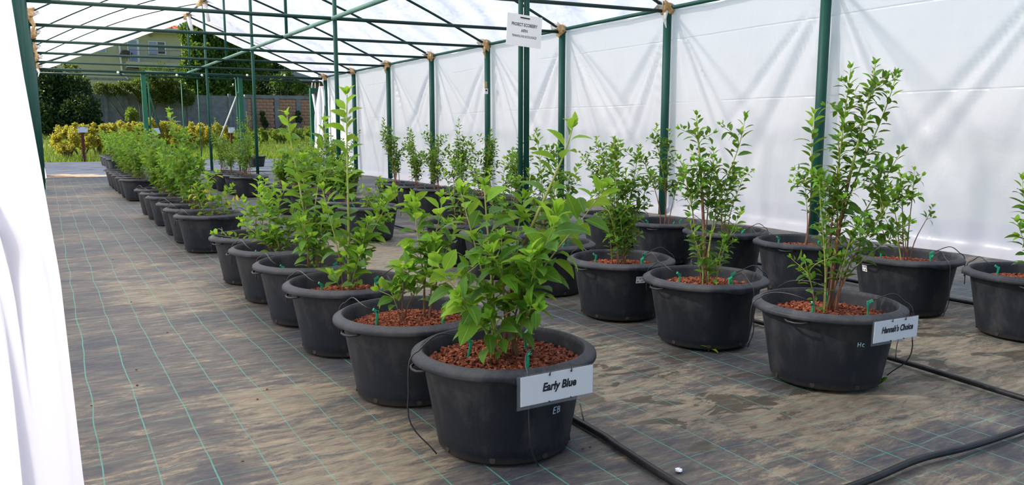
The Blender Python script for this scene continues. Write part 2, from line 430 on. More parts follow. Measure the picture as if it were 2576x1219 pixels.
def wall_r(u, v):
    y = .3 + u * (YEND + .25 - .3); z = v * (ZE + .05)
    x = XR + .09 + wall_disp(y, z)
    if z < .12: x -= .10 * (1 - z / .12) ** 2
    return (x, y, z - .01)
struct(grid_mesh('wall_right', wall_r, 480, 80, M['film_wall']), 'draped translucent white film side wall', 'film wall')
def wall_l(u, v):
    y = .3 + u * (YEND + .1 - .3); z = v * (ZE + .04)
    x = XL - .10 - .5 * wall_disp(y, z) - .12 * (1 - smooth(1.5, 3.5, y))
    x += .17 * smooth(15, 20.5, y) * (1 - z / 2.5) ** 1.4
    return (x, y, z - .01)
struct(grid_mesh('wall_left', wall_l, 190, 40, M['film_wall'], True), 'white film side wall behind the left posts', 'film wall')

def roof_pt(side, s, y, lift=.04):
    """s 0 eave .. 1 ridge"""
    x0 = XL - .06 if side < 0 else XR + .06
    x = x0 + (XM - x0) * s; z = ZE + (ZR - ZE) * s
    bow = (.16 if side < 0 else .05) * math.sin(math.pi * s)
    return x, z + bow + lift
def roof_fn(u, v):
    y = .3 + v * (YEND + .12 - .3)
    if u < .5: s = u * 2; side = -1
    else: s = (1 - u) * 2; side = 1
    x, z = roof_pt(side, s, y)
    ph = (y - FY[0]) / 2.24 % 1
    sag = math.sin(math.pi * ph) ** 2
    z -= .05 * sag * math.sin(math.pi * s)
    z += .020 * nz(x * 1.2 + y * .5, y * 1.6, 2) * math.sin(math.pi * min(1, s * 1.05))
    # diagonal tension wrinkles from the eave corners
    z += .016 * math.sin((s * 3.2 + ph * 2.2) * 7 + 2.5 * nz(x, y)) * sag * (1 - s) ** .7
    return (x, y, z)
struct(grid_mesh('ceiling', roof_fn, 120, 300, M['film_roof'], True), 'translucent white film roof over the frame', 'film roof')

# scalloped film valance hanging below the last rafters
def valance(u, v):
    if u < .5: s = u * 2; side = -1
    else: s = (1 - u) * 2; side = 1
    x, z = roof_pt(side, s, YEND + .10)
    drop = .17 + (.16 if side < 0 else .10) * math.sin(math.pi * s) + .03 * nz(x * 2, 0)
    return (x, YEND + .13 + .05 * v + .03 * nz(x * 3, v * 2), z - drop * v)
struct(grid_mesh('trim_1', valance, 110, 6, M['film_roof']), 'white film edge hanging below the end rafters', 'film edge')

# loose film door curtain beside the camera
def curtain(u, v):
    z = v * 2.35
    # free edge measured along its height
    ez = [(0, .035), (.35, .015), (.74, .004), (.95, -.013), (1.1, -.026), (1.25, -.036), (2.4, -.10)]
    ex = ez[-1][1]
    for (za, xa), (zb, xb) in zip(ez, ez[1:]):
        if za <= z <= zb: ex = xa + (xb - xa) * (z - za) / (zb - za); break
    s = u
    fold = .035 * math.sin(s * 17 + 2.0 * (z - .7)) * smooth(.02, .25, s) + .02 * math.sin(s * 31 - 3.2 * z) * smooth(.05, .3, s)
    kink = .045 * math.exp(-((z - .76 - .35 * s) / .05) ** 2) * smooth(.02, .12, s)
    x = ex - .20 * s + fold * .30 ; y = 1.62 - .40 * s + fold - kink
    return (x, y, z)
o = grid_mesh('door_curtain', curtain, 70, 90, M['film_curtain'])
tag(o, 'loose white film curtain hanging in folds at the doorway edge', 'curtain')

# ------------------------------------------------------------------ greenhouse frame
frame = tag(empty('greenhouse_frame', (XM, 10, 0)), 'dark green steel pipe frame holding up the white film tunnel', 'frame')
def fpart(name, pts, r, m='green', n=10):
    mb = MB(); off = Vector(frame.location)
    mb.tube([Vector(p) - off for p in pts], r, n); return mb.build(name, M[m], frame, True)
RP = .05
def zl(y): return 2.30 + .008 * (y - 5)            # left eave bars sit a little lower near the door
for k, y in enumerate(FY):
    kk = k - 2
    if kk >= -1: fpart('post', [(XL, y, 0), (XL, y, ZE)], RP)
    fpart('post', [(XR, y, 0), (XR, y, ZE)], RP)
    if kk >= 0: fpart('tie_bar', [(XL, y, min(ZE, zl(y))), (XR, y, ZE - .02)], .022, 'green_dark', 8)
    last = (k == len(FY) - 1)
    lp = [roof_pt(-1, s / 10, y, -.02) for s in range(11)]
    if last: lp = [(XL, ZE + .02), (XM, ZR - .02)]
    fpart('rafter', [(a, y, b) for a, b in lp], .022 if last else .010, 'green_dark', 8)
    rp = [roof_pt(1, s / 6, y, -.02) for s in range(7)]
    if last: rp = [(XR, ZE + .02), (XM, ZR - .02)]
    fpart('rafter', [(a, y, b) for a, b in rp], .020, 'green_dark', 8)
    if kk >= 0 and kk % 2 == 0:
        fpart('ridge_post', [(XM, y, 0), (XM, y, ZR - .02)], .026 if kk else .022)
        if kk == 0: fpart('ridge_post', [(XM - .052, y, 0), (XM - .052, y, ZR - .05)], .019)
    elif kk >= 0:
        fpart('king_post', [(XM, y, ZE - .03), (XM, y, ZR - .02)], .022)
fpart('ridge_purlin', [(XM, .4, ZR), (XM, YEND, ZR)], .022, 'green_dark')
fpart('eave_purlin', [(XR + .02, .4, ZE + .02), (XR + .02, YEND, ZE + .02)], .024, 'green')
fpart('eave_purlin', [(XL - .02, .4, ZE + .02), (XL - .02, YEND, ZE + .02)], .024, 'green')
fpart('centre_beam', [(XM - .03, .4, 2.32), (XM - .03, YEND + .3, 2.47)], .026, 'green_beam')
# slim vertical rods and doorway of the far gable
for X in (2.10, 4.34):
    mb = MB(); off = Vector(frame.location)
    mb.box(Vector((X - .05, YEND + .05, 0)) - off, Vector((X + .05, YEND + .15, 2.47)) - off); mb.build('door_post', M['green_light'], frame)
    fpart('door_rail', [(X + (.10 if X < 3 else -.10), YEND + .1, 0), (X + (.10 if X < 3 else -.10), YEND + .1, 2.38)], .022, 'green_light')
fpart('door_lintel', [(2.05, YEND + .1, 2.44), (4.4, YEND + .1, 2.44)], .035, 'green_dark')
fpart('end_beam', [(XL, YEND + .02, 2.42), (XR, YEND + .02, 2.42)], .028, 'green_dark')
fpart('end_beam', [(XL, YEND + .35, 2.36), (XR, YEND + .35, 2.36)], .020, 'green_dark')
for X in (2.98, 3.36, 3.62):
    fpart('gable_rod', [(X, YEND + .35, .0), (X, YEND + .35, 2.36)], .014, 'green_light', 6)
fpart('brace', [(4.28, YEND + .12, 2.02), (3.80, YEND + .5, .72)], .020, 'galv', 8)
fpart('brace', [(2.2, YEND + .1, 2.0), (2.48, YEND + .6, 1.0)], .016, 'green_light', 8)
for (px, py) in ((297, 182), (445, 189), (508, 189), (622, 189), (716, 189)):
    a = atY(px, py, YEND - .1); mb = MB(); off = Vector(frame.location)
    mb.tube([a - off, a - off + Vector((.10, .5, 0))], .024, 8); mb.build('purlin_stub', M['green_light'], frame, True)
    mb = MB(); mb.tube([a - off + Vector((-.004, -.02, 0)), a - off + Vector((.006, .03, 0))], .030, 8); mb.build('end_cap', M['endcap'], frame, True)

# crumpled tape wraps at the post heads
def blob(c, rad, seed, squash=(1,1,1), nlat=7, nlon=10, amp=.35):
    vs = []; fs = []
    for i in range(nlat + 1):
        th = math.pi * i / nlat
        for j in range(nlon):
            ph = 2 * math.pi * j / nlon
            d = Vector((math.sin(th) * math.cos(ph), math.sin(th) * math.sin(ph), math.cos(th)))
            r = rad * (1 + amp * nz(d.x * 2.3 + seed, d.y * 2.3, d.z * 2.3 + seed * .7))
            vs.append((c[0] + d.x * r * squash[0], c[1] + d.y * r * squash[1], c[2] + d.z * r * squash[2]))
    for i in range(nlat):
        for j in range(nlon):
            j2 = (j + 1) % nlon; fs.append((i * nlon + j, i * nlon + j2, (i + 1) * nlon + j2, (i + 1) * nlon + j))
    return vs, fs
off = Vector(frame.location)
for k, y in enumerate(FY):
    if k < 2: continue
    for side, X in ((1, XR), (-1, XL)):
        mb = MB(); mb.add(*blob(Vector((X - .02 * side, y, ZE + .02)) - off, .085, k * 3.1 + side, (1, 1, 1.15), amp=.7)); mb.build('tape_wrap', M['tape'], frame)
        mb = MB(); mb.add(*blob(Vector((X - .07 * side, y + .05, ZE + .06)) - off, .075, k * 5.3 + side, (1.3, 1, .8), amp=.8)); mb.build('film_wrap', M['tape_white'], frame)
        if (k + side) % 2 == 0:
            mb = MB(); mb.tube([Vector((X - .05 * side, y - .02, ZE - .02)) - off, Vector((X - .09 * side, y - .05, ZE - .12)) - off, Vector((X - .06 * side, y - .05, ZE - .22)) - off], [.03, .022, .004], 6)
            mb.build('tape_tail', M['tape' if k % 3 else 'tape_white'], frame)
for y in FY[-2:]:
    mb = MB(); mb.add(*blob(Vector((XM, y - .02, ZR - .02)) - off, .10, y, (1.1, 1, 1), amp=.8)); mb.build('tape_wrap', M['tape'], frame)
    mb = MB(); mb.tube([Vector((XM + .02, y - .05, ZR - .05)) - off, Vector((XM + .06, y - .06, ZR - .25)) - off, Vector((XM + .10, y - .06, ZR - .42)) - off], [.06, .05, .03], 7); mb.build('film_tail', M['tape_white'], frame, True)

# ------------------------------------------------------------------ lettering
def text_mesh(name, body, size, m, shear=0.0, bold=0.0):
    cu = bpy.data.curves.new(name, 'FONT'); cu.body = body; cu.size = size; cu.align_x = 'CENTER'; cu.align_y = 'CENTER'
    cu.shear = shear; cu.offset = bold; cu.resolution_u = 3
    ob = bpy.data.objects.new(name, cu); C.objects.link(ob)
    dg = bpy.context.evaluated_depsgraph_get()
    me = bpy.data.meshes.new_from_object(ob.evaluated_get(dg)); bpy.data.objects.remove(ob); me.name = name
    me.materials.clear(); me.materials.append(m); return me
def text_part(body, width, m, parent, loc, shear=0, bold=0, size=.03, squeeze=1.0):
    me = text_mesh('lettering', body, size, m, shear, bold)
    xs = [v.co.x for v in me.vertices]; w = max(xs) - min(xs); sc = width / w
    o = link('lettering', me, parent); o.rotation_euler = (math.pi / 2, 0, 0)
    o.location = loc; o.scale = (sc, sc * squeeze, 1); return o

# ------------------------------------------------------------------ pots
ORD = ['first','second','third','fourth','fifth','sixth','seventh','eighth','ninth','tenth','eleventh','twelfth','thirteenth','fourteenth','fifteenth','sixteenth','seventeenth','eighteenth','nineteenth','twentieth','twenty-first','twenty-second','twenty-third','twenty-fourth']
rows = {
 1: [(1.225,2.12),(1.17,2.74),(1.17,3.48),(1.18,4.13),(1.18,4.77),(1.18,5.43),(1.17,7.06),(1.17,7.72),(1.18,8.37),(1.18,9.3),(1.18,9.95),(1.18,10.6),
     (1.18,13.0),(1.18,13.7),(1.18,14.5),(1.18,15.2),(1.18,15.9),(1.18,16.6),(1.62,23.6),(1.62,24.9),(1.63,26.2),(1.64,27.4)],
 2: [(2.71,2.03),(2.70,2.72),(2.70,3.37),(2.70,4.10),(2.72,4.74),(2.72,5.38),(2.60,7.05),(2.62,7.72),(2.62,8.38),(2.66,9.1),(2.66,9.8),(2.66,10.5),
     (2.74,12.85),(2.74,13.45),(2.72,14.3),(2.72,14.95)],
 3: [(4.17,1.97),(4.15,2.62),(4.14,3.33),(4.13,3.98),(4.13,4.63),(4.14,5.28),(4.15,6.95),(4.15,7.6),(4.15,8.2),(4.15,8.85),(4.15,9.5),(4.15,10.15),
     (4.2,12.6),(4.2,13.3),(4.2,14.0),(4.2,14.7),(5.35,24.0)],
}
HP = .322; RO = .297
def pot_mesh(n):
    mb = MB()
    prof = [(.0, .004), (.205, .004), (.214, .012), (.222, .06), (.258, .268), (.263, .288), (.2655, .291), (.294, .291), (.2975, .2915), (.299, .2945), (.2985, .303), (.297, .3065), (.2935, .3085), (.272, .3205), (.268, .322), (.264, .3215), (.2615, .318), (.256, .300), (.238, .18), (.236, .17)]
    mb.lathe(prof, n)
    # deeper rolled lip on two opposite sides
    nb = len(prof)
    for i in range(len(mb.v)):
        x, y, z = mb.v[i]; pi = i // n
        if pi in (5, 6, 7, 8, 9):
            a = math.atan2(y, x); g = max(math.exp(-((abs(a) - math.pi / 2) / .24) ** 4), 0)
            mb.v[i] = (x, y, z - .012 * g)
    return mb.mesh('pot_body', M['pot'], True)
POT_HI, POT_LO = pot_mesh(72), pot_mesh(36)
hole_mb = MB(); hole_mb.lathe([(0.0001, .0), (.010, .0), (.010, .004), (.0001, .004)], 10); HOLE = hole_mb.mesh('drain_hole', M['hole'])
hd = MB(); hd.tube([(.266, -.05, .292), (.288, -.045, .284), (.304, -.028, .281), (.309, 0, .280), (.304, .028, .281), (.288, .045, .284), (.266, .05, .292)], .0045, 6); HANDLE = hd.mesh('handle', M['wire'], True)

def place_name(r, i):
    if r == 1: return 'holding the Early Blue card' if i == 0 else '%s behind the Early Blue card pot in the walkway row' % ORD[i-1]
    if r == 2: return "holding the Hannah's Choice card" if i == 0 else "%s behind the Hannah's Choice pot in the middle row" % ORD[i-1]
    return '%s pot counted from the doorway in the row beside the film wall' % ORD[i]
def pot_label(r, i):
    if i == 0 and r == 1: return 'charcoal plastic pot with EB chalk letters and Early Blue card'
    if i == 0 and r == 2: return "charcoal plastic pot with Hc chalk letters and Hannah's Choice card"
    if r == 3: return 'charcoal plastic pot, %s from the doorway in the row beside the film wall' % ORD[i]
    return 'charcoal plastic pot, %s' % place_name(r, i)
def in_pot(r, i):
    if r == 1: return 'Early Blue card pot' if i == 0 else 'pot %s behind Early Blue' % ORD[i-1]
    if r == 2: return "Hannah's Choice card pot" if i == 0 else "pot %s behind Hannah's Choice" % ORD[i-1]
    return '%s pot along the film wall' % ORD[i]

prng = random.Random(21)
POTS = {}
for r, lst in rows.items():
    for i, (x, y) in enumerate(lst):
        near = y < 8
        e = tag(empty('plant_pot', (x, y, 0)), pot_label(r, i), 'pot', 'charcoal plant pots in three rows')
        e.rotation_euler.z = prng.uniform(-.5, .5)
        if r == 1 and i == 0: e.rotation_euler.z = -.2
        if r == 2 and i == 0: e.rotation_euler.z = .15
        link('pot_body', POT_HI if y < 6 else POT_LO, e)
        if near:
            for q in range(8):
                a = 2 * math.pi * q / 8 + .3
                h = link('drain_hole', HOLE, e); h.location = (.2135 * math.cos(a), .2135 * math.sin(a), .022)
                h.rotation_euler = (0, math.pi / 2 - .14, a)
            for q in (0, 1):
                h = link('handle', HANDLE, e); h.rotation_euler = (0, 0, math.pi * q + .1)
        POTS[(r, i)] = e

# ------------------------------------------------------------------ bark mulch
def chips_object(name, n, R, z0, seed, size=1.0):
    g = np.random.default_rng(seed)
    base = np.array([(-1,-1,-1),(1,-1,-1),(1,1,-1),(-1,1,-1),(-.8,-.7,1),(.8,-.7,1),(.7,.8,1),(-.9,.6,1)], float)
    faces = np.array([(0,3,2,1),(4,5,6,7),(0,1,5,4),(1,2,6,5),(2,3,7,6),(3,0,4,7)])
    rr = R * np.sqrt(g.random(n)); aa = g.random(n) * 2 * np.pi
    V = []; 
    for i in range(n):
        hs = np.array([g.uniform(.004,.011), g.uniform(.002,.0045), g.uniform(.0012,.003)]) * size
        q = Quaternion((g.normal(), g.normal(), g.normal())).normalized() if False else None
        ez = Matrix.Rotation(g.uniform(0, 6.28), 3, 'Z') @ Matrix.Rotation(g.normal() * .45, 3, 'X') @ Matrix.Rotation(g.normal() * .35, 3, 'Y')
        p = base * hs * (1 + .25 * g.normal(size=(8, 3)) * .5)
        p = p @ np.array(ez).T
        r_ = rr[i]
        p += (r_ * np.cos(aa[i]), r_ * np.sin(aa[i]), z0 + .018 * (1 - (r_ / R) ** 2) + g.uniform(-.002, .006))
        V.append(p)
    verts = np.concatenate(V); fc = np.concatenate([faces + 8 * i for i in range(n)])
    # bed under the chips
    mb = MB(); ring = 28
    disc = [(0, 0, z0 + .014)] + [(R * .5 * math.cos(2*math.pi*k/ring), R * .5 * math.sin(2*math.pi*k/ring), z0 + .010) for k in range(ring)] + [(R * math.cos(2*math.pi*k/ring), R * math.sin(2*math.pi*k/ring), z0 - .004) for k in range(ring)]
    fs = [(0, 1 + k, 1 + (k + 1) % ring) for k in range(ring)] + [(1 + k, 1 + ring + k, 1 + ring + (k + 1) % ring, 1 + (k + 1) % ring) for k in range(ring)]
    o0 = len(verts)
    me = bpy.data.meshes.new(name)
    me.from_pydata(verts.tolist() + disc, [], fc.tolist() + [tuple(i + o0 for i in f) for f in fs])
    me.materials.append(M['mulch']); 
    at = me.attributes.new('rnd', 'FLOAT', 'POINT')
    val = np.concatenate([np.repeat(g.random(n), 8), np.full(len(disc), .45)]).astype(np.float32)
    at.data.foreach_set('value', val); me.update(); return me
MUL_Z = .270
def mz(r, i):
    if r == 1: return .270 if i == 0 else .262 if i == 1 else .245 if i == 2 else .222
    return .258 if i < 3 else .245
mulch_far = chips_object('bark_mulch', 160, .243, 0, 5, 1.8)
for (r, i), e in POTS.items():
    if e.location.y > 17: continue
    d = depth(e.location)
    me = chips_object('bark_mulch', 1500 if d < 3.6 else 900, .240 + .25 * (mz(r, i) - .25), 0, r * 40 + i, 1.15 if d < 3.6 else 1.3) if d < 6 else mulch_far
    o = link('bark_mulch', me, None, e.location); o.location.z = mz(r, i); o.rotation_euler.z = prng.uniform(0, 6.28)
    tag(o, 'reddish bark mulch filling the %s' % in_pot(r, i), 'mulch', 'bark mulch in the pots', 'stuff')

# ------------------------------------------------------------------ drip stakes with tubes
stake_mb = MB()
stake_mb.box((-.0045, -.003, -.03), (.0045, .003, .058)); stake_mb.box((-.002, -.0055, -.03), (.002, .0055, .058))
stake_mb.box((-.0055, -.0045, .055), (.0055, .0045, .068))
hm = Matrix.Translation((0, 0, .062)) @ Matrix.Rotation(math.radians(-62), 4, 'Y')
stake_mb.box((-.005, -.0045, .0), (.005, .0045, .024), 0, hm)
STAKE = stake_mb.mesh('stake', M['stake'])
def bez(p0, p1, p2, p3, n=14):
    out = []
    for k in range(n + 1):
        t = k / n; u = 1 - t
        out.append(Vector(p0) * u**3 + Vector(p1) * 3*u*u*t + Vector(p2) * 3*u*t*t + Vector(p3) * t**3)
    return out
def drip_stake(r, i, ang, rad, lean, exit_ang, ground=True, big=1.0, role=0):
    e = POTS[(r, i)].location
    p = Vector((e.x + rad * math.cos(ang), e.y + rad * math.sin(ang), mz(r, i) + .004))
    t = tag(empty('drip_stake', p), ['green drip stake, tube over side rim, in the %s', 'green drip stake behind the stems in the %s', 'green drip stake, tube down the front, in the %s'][role] % in_pot(r, i), 'drip stake', 'drip stakes in the %s' % in_pot(r, i))
    t.rotation_euler = (0, 0, 0)
    s = link('stake', STAKE, t); s.rotation_euler = (0, lean * .4, ang + math.pi); s.scale = (.85, .85, 1.05)
    # head points outwards; the tube runs over the rim
    # the bent head leans along local -X, i.e. outwards
    head = Vector((math.cos(ang), math.sin(ang), 0)) * .017 + Vector((0, 0, .078))
    o = Vector((math.cos(exit_ang), math.sin(exit_ang), 0)); c = Vector((e.x, e.y, 0)) - p
    rim = c + o * .285 + Vector((0, 0, HP + .012)); rim.z = HP + .010 - p.z
    out = c + o * .318; out.z = .20 - p.z
    flo = c + o * .245; flo.z = .012 - p.z
    tang = Vector((-o.y, o.x, 0))
    pts = bez(head, head + Vector((math.cos(ang), math.sin(ang), .5)) * .07, rim + Vector((0, 0, .05)) - o * .05, rim, 10)
    pts += bez(rim, rim + o * .035 + Vector((0, 0, -.01)), out + Vector((0, 0, .09)), out, 8)[1:]
    if ground: pts += bez(out, out + Vector((0, 0, -.12)) + o * .02, flo + o * .04 + Vector((0, 0, .06)) + tang * .02, flo + tang * .05, 8)[1:]
    mb = MB(); mb.tube(pts, .0023 * big, 6); mb.build('tube', M['tube'], t, True)
TOWARD = lambda e: math.atan2(-e.y, -e.x)
srng = random.Random(5)
# hand-placed in the two card pots (angles seen in the photo)
drip_stake(1, 0, math.radians(164), .12, .5, math.radians(172)); drip_stake(1, 0, math.radians(12), .10, .2, math.radians(75), False, role=1); drip_stake(1, 0, math.radians(262), .195, .1, math.radians(253), role=2)
drip_stake(2, 0, math.radians(196), .16, .2, math.radians(150), False); drip_stake(2, 0, math.radians(40), .06, .3, math.radians(80), False, role=1); drip_stake(2, 0, math.radians(300), .15, .1, math.radians(312), role=2)
for (r, i), e in POTS.items():
    if i == 0 and r < 3 or e.location.y > 15: continue
    b = TOWARD(e.location)
    drip_stake(r, i, b - 1.15 + srng.uniform(-.2, .2), .15, .3, b - 2.0, False)
    drip_stake(r, i, b + 1.5 + srng.uniform(-.3, .3), .13, .2, b + 1.9, False, role=1)
    if e.location.y < 6: drip_stake(r, i, b + .65 + srng.uniform(-.2, .2), .17, .1, b + .75, True, role=2)

# ------------------------------------------------------------------ bushes
def leaf_data(w, droop, fold, curl=0.0):
    """unit-length leaf along +Y, face +Z"""
    vs = [(0, 0, 0)]; st = [(.06, .10), (.25, .74), (.48, 1.0), (.72, .74), (.90, .32)]
    rows_ = []
    for t, k in st:
        h = w * .5 * k; z = -droop * t * t + .04 * math.sin(3 * t)
        y = t - .12 * droop * t * t
        o = len(vs); vs += [(-h, y, z + fold * h), (0, y, z), (h, y, z + fold * h * (1 - curl))]; rows_.append(o)
    vs.append((0, 1 - .16 * droop, -droop * 1.02)); tip = len(vs) - 1
    fs = []; o = rows_[0]; fs += [(0, o + 1, o), (0, o + 2, o + 1)]
    for a, b in zip(rows_, rows_[1:]):
        fs += [(a, a + 1, b + 1, b), (a + 1, a + 2, b + 2, b + 1)]
    o = rows_[-1]; fs += [(o, o + 1, tip), (o + 1, o + 2, tip)]
    return vs, fs
LEAF_BROAD = [leaf_data(.56, .22, .35), leaf_data(.62, .40, .25), leaf_data(.50, .05, .55, .3), leaf_data(.60, .55, .20), leaf_data(.46, -.12, .6)]
LEAF_SMALL = [leaf_data(.46, .10, .35), leaf_data(.50, .25, .25), leaf_data(.38, .0, .5), leaf_data(.44, .38, .2)]
def leaf_meshes(lst, m, nm):
    out = []
    for vs, fs in lst:
        mb = MB(); mb.add(vs, fs); out.append(mb.mesh(nm, m, True))
    return out
LM = {('b', 0): leaf_meshes(LEAF_BROAD, M['leafO'], 'broad_leaf'), ('s', 0): leaf_meshes(LEAF_SMALL, M['leafS'], 'small_leaf'),
      ('b', 1): leaf_meshes(LEAF_BROAD, M['leafY'], 'young_leaf'), ('s', 1): leaf_meshes(LEAF_SMALL, M['leafY'], 'young_leaf'),
      ('b', 2): leaf_meshes(LEAF_BROAD, M['leafyel'], 'yellow_leaf'), ('s', 2): leaf_meshes(LEAF_SMALL, M['leafyel'], 'yellow_leaf')}
LARR = {'b': [(np.array(v), f) for v, f in LEAF_BROAD], 's': [(np.array(v), f) for v, f in LEAF_SMALL]}

def leaf_mass(name, leaves, kind, m, parent):
    """many leaves as one mesh; leaves: (pos, quat, size, variant, tone)"""
    V = []; Fc = []; R_ = []; o = 0
    for pos, q, s, vi, tone in leaves:
        v, f = LARR[kind][vi % len(LARR[kind])]
        p = (v * s) @ np.array(q.to_matrix()).T + np.array(pos)
        V.append(p); Fc.extend([tuple(i + o for i in x) for x in f]); R_.append(np.full(len(v), tone)); o += len(v)
    me = bpy.data.meshes.new(name); me.from_pydata(np.concatenate(V).tolist(), [], Fc)
    at = me.attributes.new('rnd', 'FLOAT', 'POINT'); at.data.foreach_set('value', np.concatenate(R_).astype(np.float32))
    me.materials.append(m); me.polygons.foreach_set('use_smooth', [True] * len(me.polygons)); me.update()
    ob = link(name, me, parent); ob['kind'] = 'stuff'; return ob

def leaf_quat(direction, up_hint, roll):
    d = direction.normalized()
    n = (up_hint - d * up_hint.dot(d))
    if n.length < 1e-4: n = Vector((1, 0, 0)) - d * d.x
    n.normalize(); x = d.cross(n)
    q = Matrix((x, d, n)).transposed().to_quaternion()
    return q @ Quaternion((0, 1, 0), roll)

def cane_path(p0, p1, g, bend=.08, n=12):
    p0 = Vector(p0); p1 = Vector(p1); L = (p1 - p0).length
    side = Vector((g.uniform(-1, 1), g.uniform(-1, 1), 0)) * bend * L
    c1 = p0 + Vector((0, 0, L * .38)) + (p1 - p0) * .08 + side
    c2 = p0 + (p1 - p0) * .66 + Vector((0, 0, L * .04)) - side * .5
    return bez(p0, c1, c2, p1, n)
def along(pts, t):
    x = t * (len(pts) - 1); i = min(int(x), len(pts) - 2); f = x - i
    return pts[i].lerp(pts[i + 1], f), (pts[i + 1] - pts[i]).normalized()

def bush(r, i, canes, kind, L, spacing, label, individual, seed, s0=.12, twigs=0, tlen=.12, young=.12, woody=.3, spread=1.0, yellow=0.0, tf=1.15, ta=.5):
    e = POTS[(r, i)].location
    g = random.Random(seed)
    base = Vector((e.x, e.y, mz(r, i) + .012))
    root = tag(empty('blueberry_bush', base), label, 'bush', 'potted blueberry bushes')
    leaves = []        # pos, quat, size, variant, tone, young?
    ga = g.uniform(0, 6.28)
    def leafy(pts, a, sp, L_, tip_cluster=True, sc=1.0):
        nonlocal ga
        sp = sp * (.80 if kind == 'b' else .72); L_ = L_ * (1.26 if kind == 'b' else 1.38)
        ln = sum((q - p).length for p, q in zip(pts, pts[1:]))
        n = max(3, int(ln * (1 - a) / sp))
        for k in range(n):
            t = a + (1 - a) * (k + .5) / n
            p, tg = along(pts, t); ga += 2.4 + g.uniform(-.35, .35)
            u = tg.cross(Vector((1, 0.3, 0))).normalized(); w = tg.cross(u)
            out = u * math.cos(ga) + w * math.sin(ga)
            rise = .55 + .5 * smooth(.75, 1, t) + g.uniform(-.35, .25) - .35 * (1 - t)
            d = out * spread + Vector((0, 0, rise)) + tg * .15
            size = L_ * g.uniform(.72, 1.12) * (1 - .42 * smooth(.82, 1, t)) * (.72 + .28 * smooth(0, .25, t)) * sc
            tone = min(1, max(0, g.random() * .65 + .45 * smooth(.7, 1, t)))
            yg = 2 if g.random() < yellow else (1 if t > 1 - young and g.random() < .75 else 0)
            leaves.append((p + d.normalized() * .006, leaf_quat(d, Vector((0, 0, 1)) + out * .25 + Vector((g.uniform(-.4,.4), g.uniform(-.4,.4), 0)), g.uniform(-.45, .45)), size, g.randrange(8), tone, yg))
        if tip_cluster:
            p, tg = along(pts, 1.0)
            for q in range(4):
                ga += 1.65; out = Vector((math.cos(ga), math.sin(ga), 0)); d = tg * 1.1 + out * .55
                leaves.append((p, leaf_quat(d, out * -1, g.uniform(-.2, .2)), L_ * sc * g.uniform(.40, .62), g.randrange(8), 1.0, 1))
    for ci, c in enumerate(canes):
        tip, bd = Vector(c[0]), c[1]
        opts = c[2] if len(c) > 2 else {}
        b0 = base + Vector((bd[0], bd[1], -.02))
        pts = cane_path(b0, tip, g, opts.get('bend', .07)); ln = (tip - b0).length
        rad0 = opts.get('r', .0028 + .0025 * ln)
        rel = [p - base for p in pts]
        mb = MB(); n = len(rel); rs = [rad0 * (1 - .72 * k / (n - 1)) for k in range(n)]
        cut = int(round(n * opts.get('wood', woody)))
        if cut >= 2:
            mb.tube(rel[:cut + 1], rs[:cut + 1], 7, 0); mb.tube(rel[cut:], rs[cut:], 7, 1)
            mb.build('stem', [M['wood'], M['stem']], root, True)
        else:
            mb.tube(rel, rs, 7); mb.build('stem', M['stem'], root, True)
        leafy(pts, opts.get('s0', s0), opts.get('sp', spacing), L * opts.get('sc', 1))
        nt = int(round(opts.get('tw', twigs) * tf + ta))
        for q in range(nt):
            t = g.uniform(max(.18, opts.get('s0', s0) * .9), .85); p, tg = along(pts, t)
            a = g.uniform(0, 6.28); tl = tlen * g.uniform(.6, 1.3)
            tp = p + Vector((math.cos(a) * tl * .62, math.sin(a) * tl * .62, tl * g.uniform(.35, .95)))
            tpts = cane_path(p, tp, g, .05, 6)
            mb = MB(); mb.tube([x - base for x in tpts], [.0022, .002, .0018, .0016, .0014, .0012, .001], 5); mb.build('twig', M['stem'], root, True)
            leafy(tpts, .15, spacing * .8, L * .86, True)
    g.shuffle(leaves)
    leaves.sort(key=lambda q: -q[2])
    head, rest = (leaves[:300], leaves[300:]) if individual else ([], leaves)
    for pos, q, s, vi, tone, yg in head:
        ms = LM[(kind, yg)]
        o = bpy.data.objects.new('leaf', ms[vi % len(ms)]); C.objects.link(o); o.parent = root
        o.rotation_mode = 'QUATERNION'; o.rotation_quaternion = q; o.location = pos - base; o.scale = (s, s, s)
    if rest:
        leaf_mass('foliage', [(p - base, q, s, vi, tone) for p, q, s, vi, tone, yg in rest], kind, M['leafOa' if kind == 'b' else 'leafSa'], root)
    return root

def tip(r, i, px, py, dd=0.0):
    e = POTS[(r, i)].location; return atD(px, py, depth((e.x, e.y, .5)) + dd)
def blabel(r, i, look):
    if r == 1 and i == 0: return look + ' in the Early Blue pot'
    if r == 2 and i == 0: return look + " in the Hannah's Choice pot"
    return look + ' in the ' + in_pot(r, i)
def cn(r, i, *spec):
    out = []
    for s in spec:
        px, py, dd, bx, by = s[:5]; out.append((tip(r, i, px, py, dd), (bx, by), s[5] if len(s) > 5 else {}))
    return out

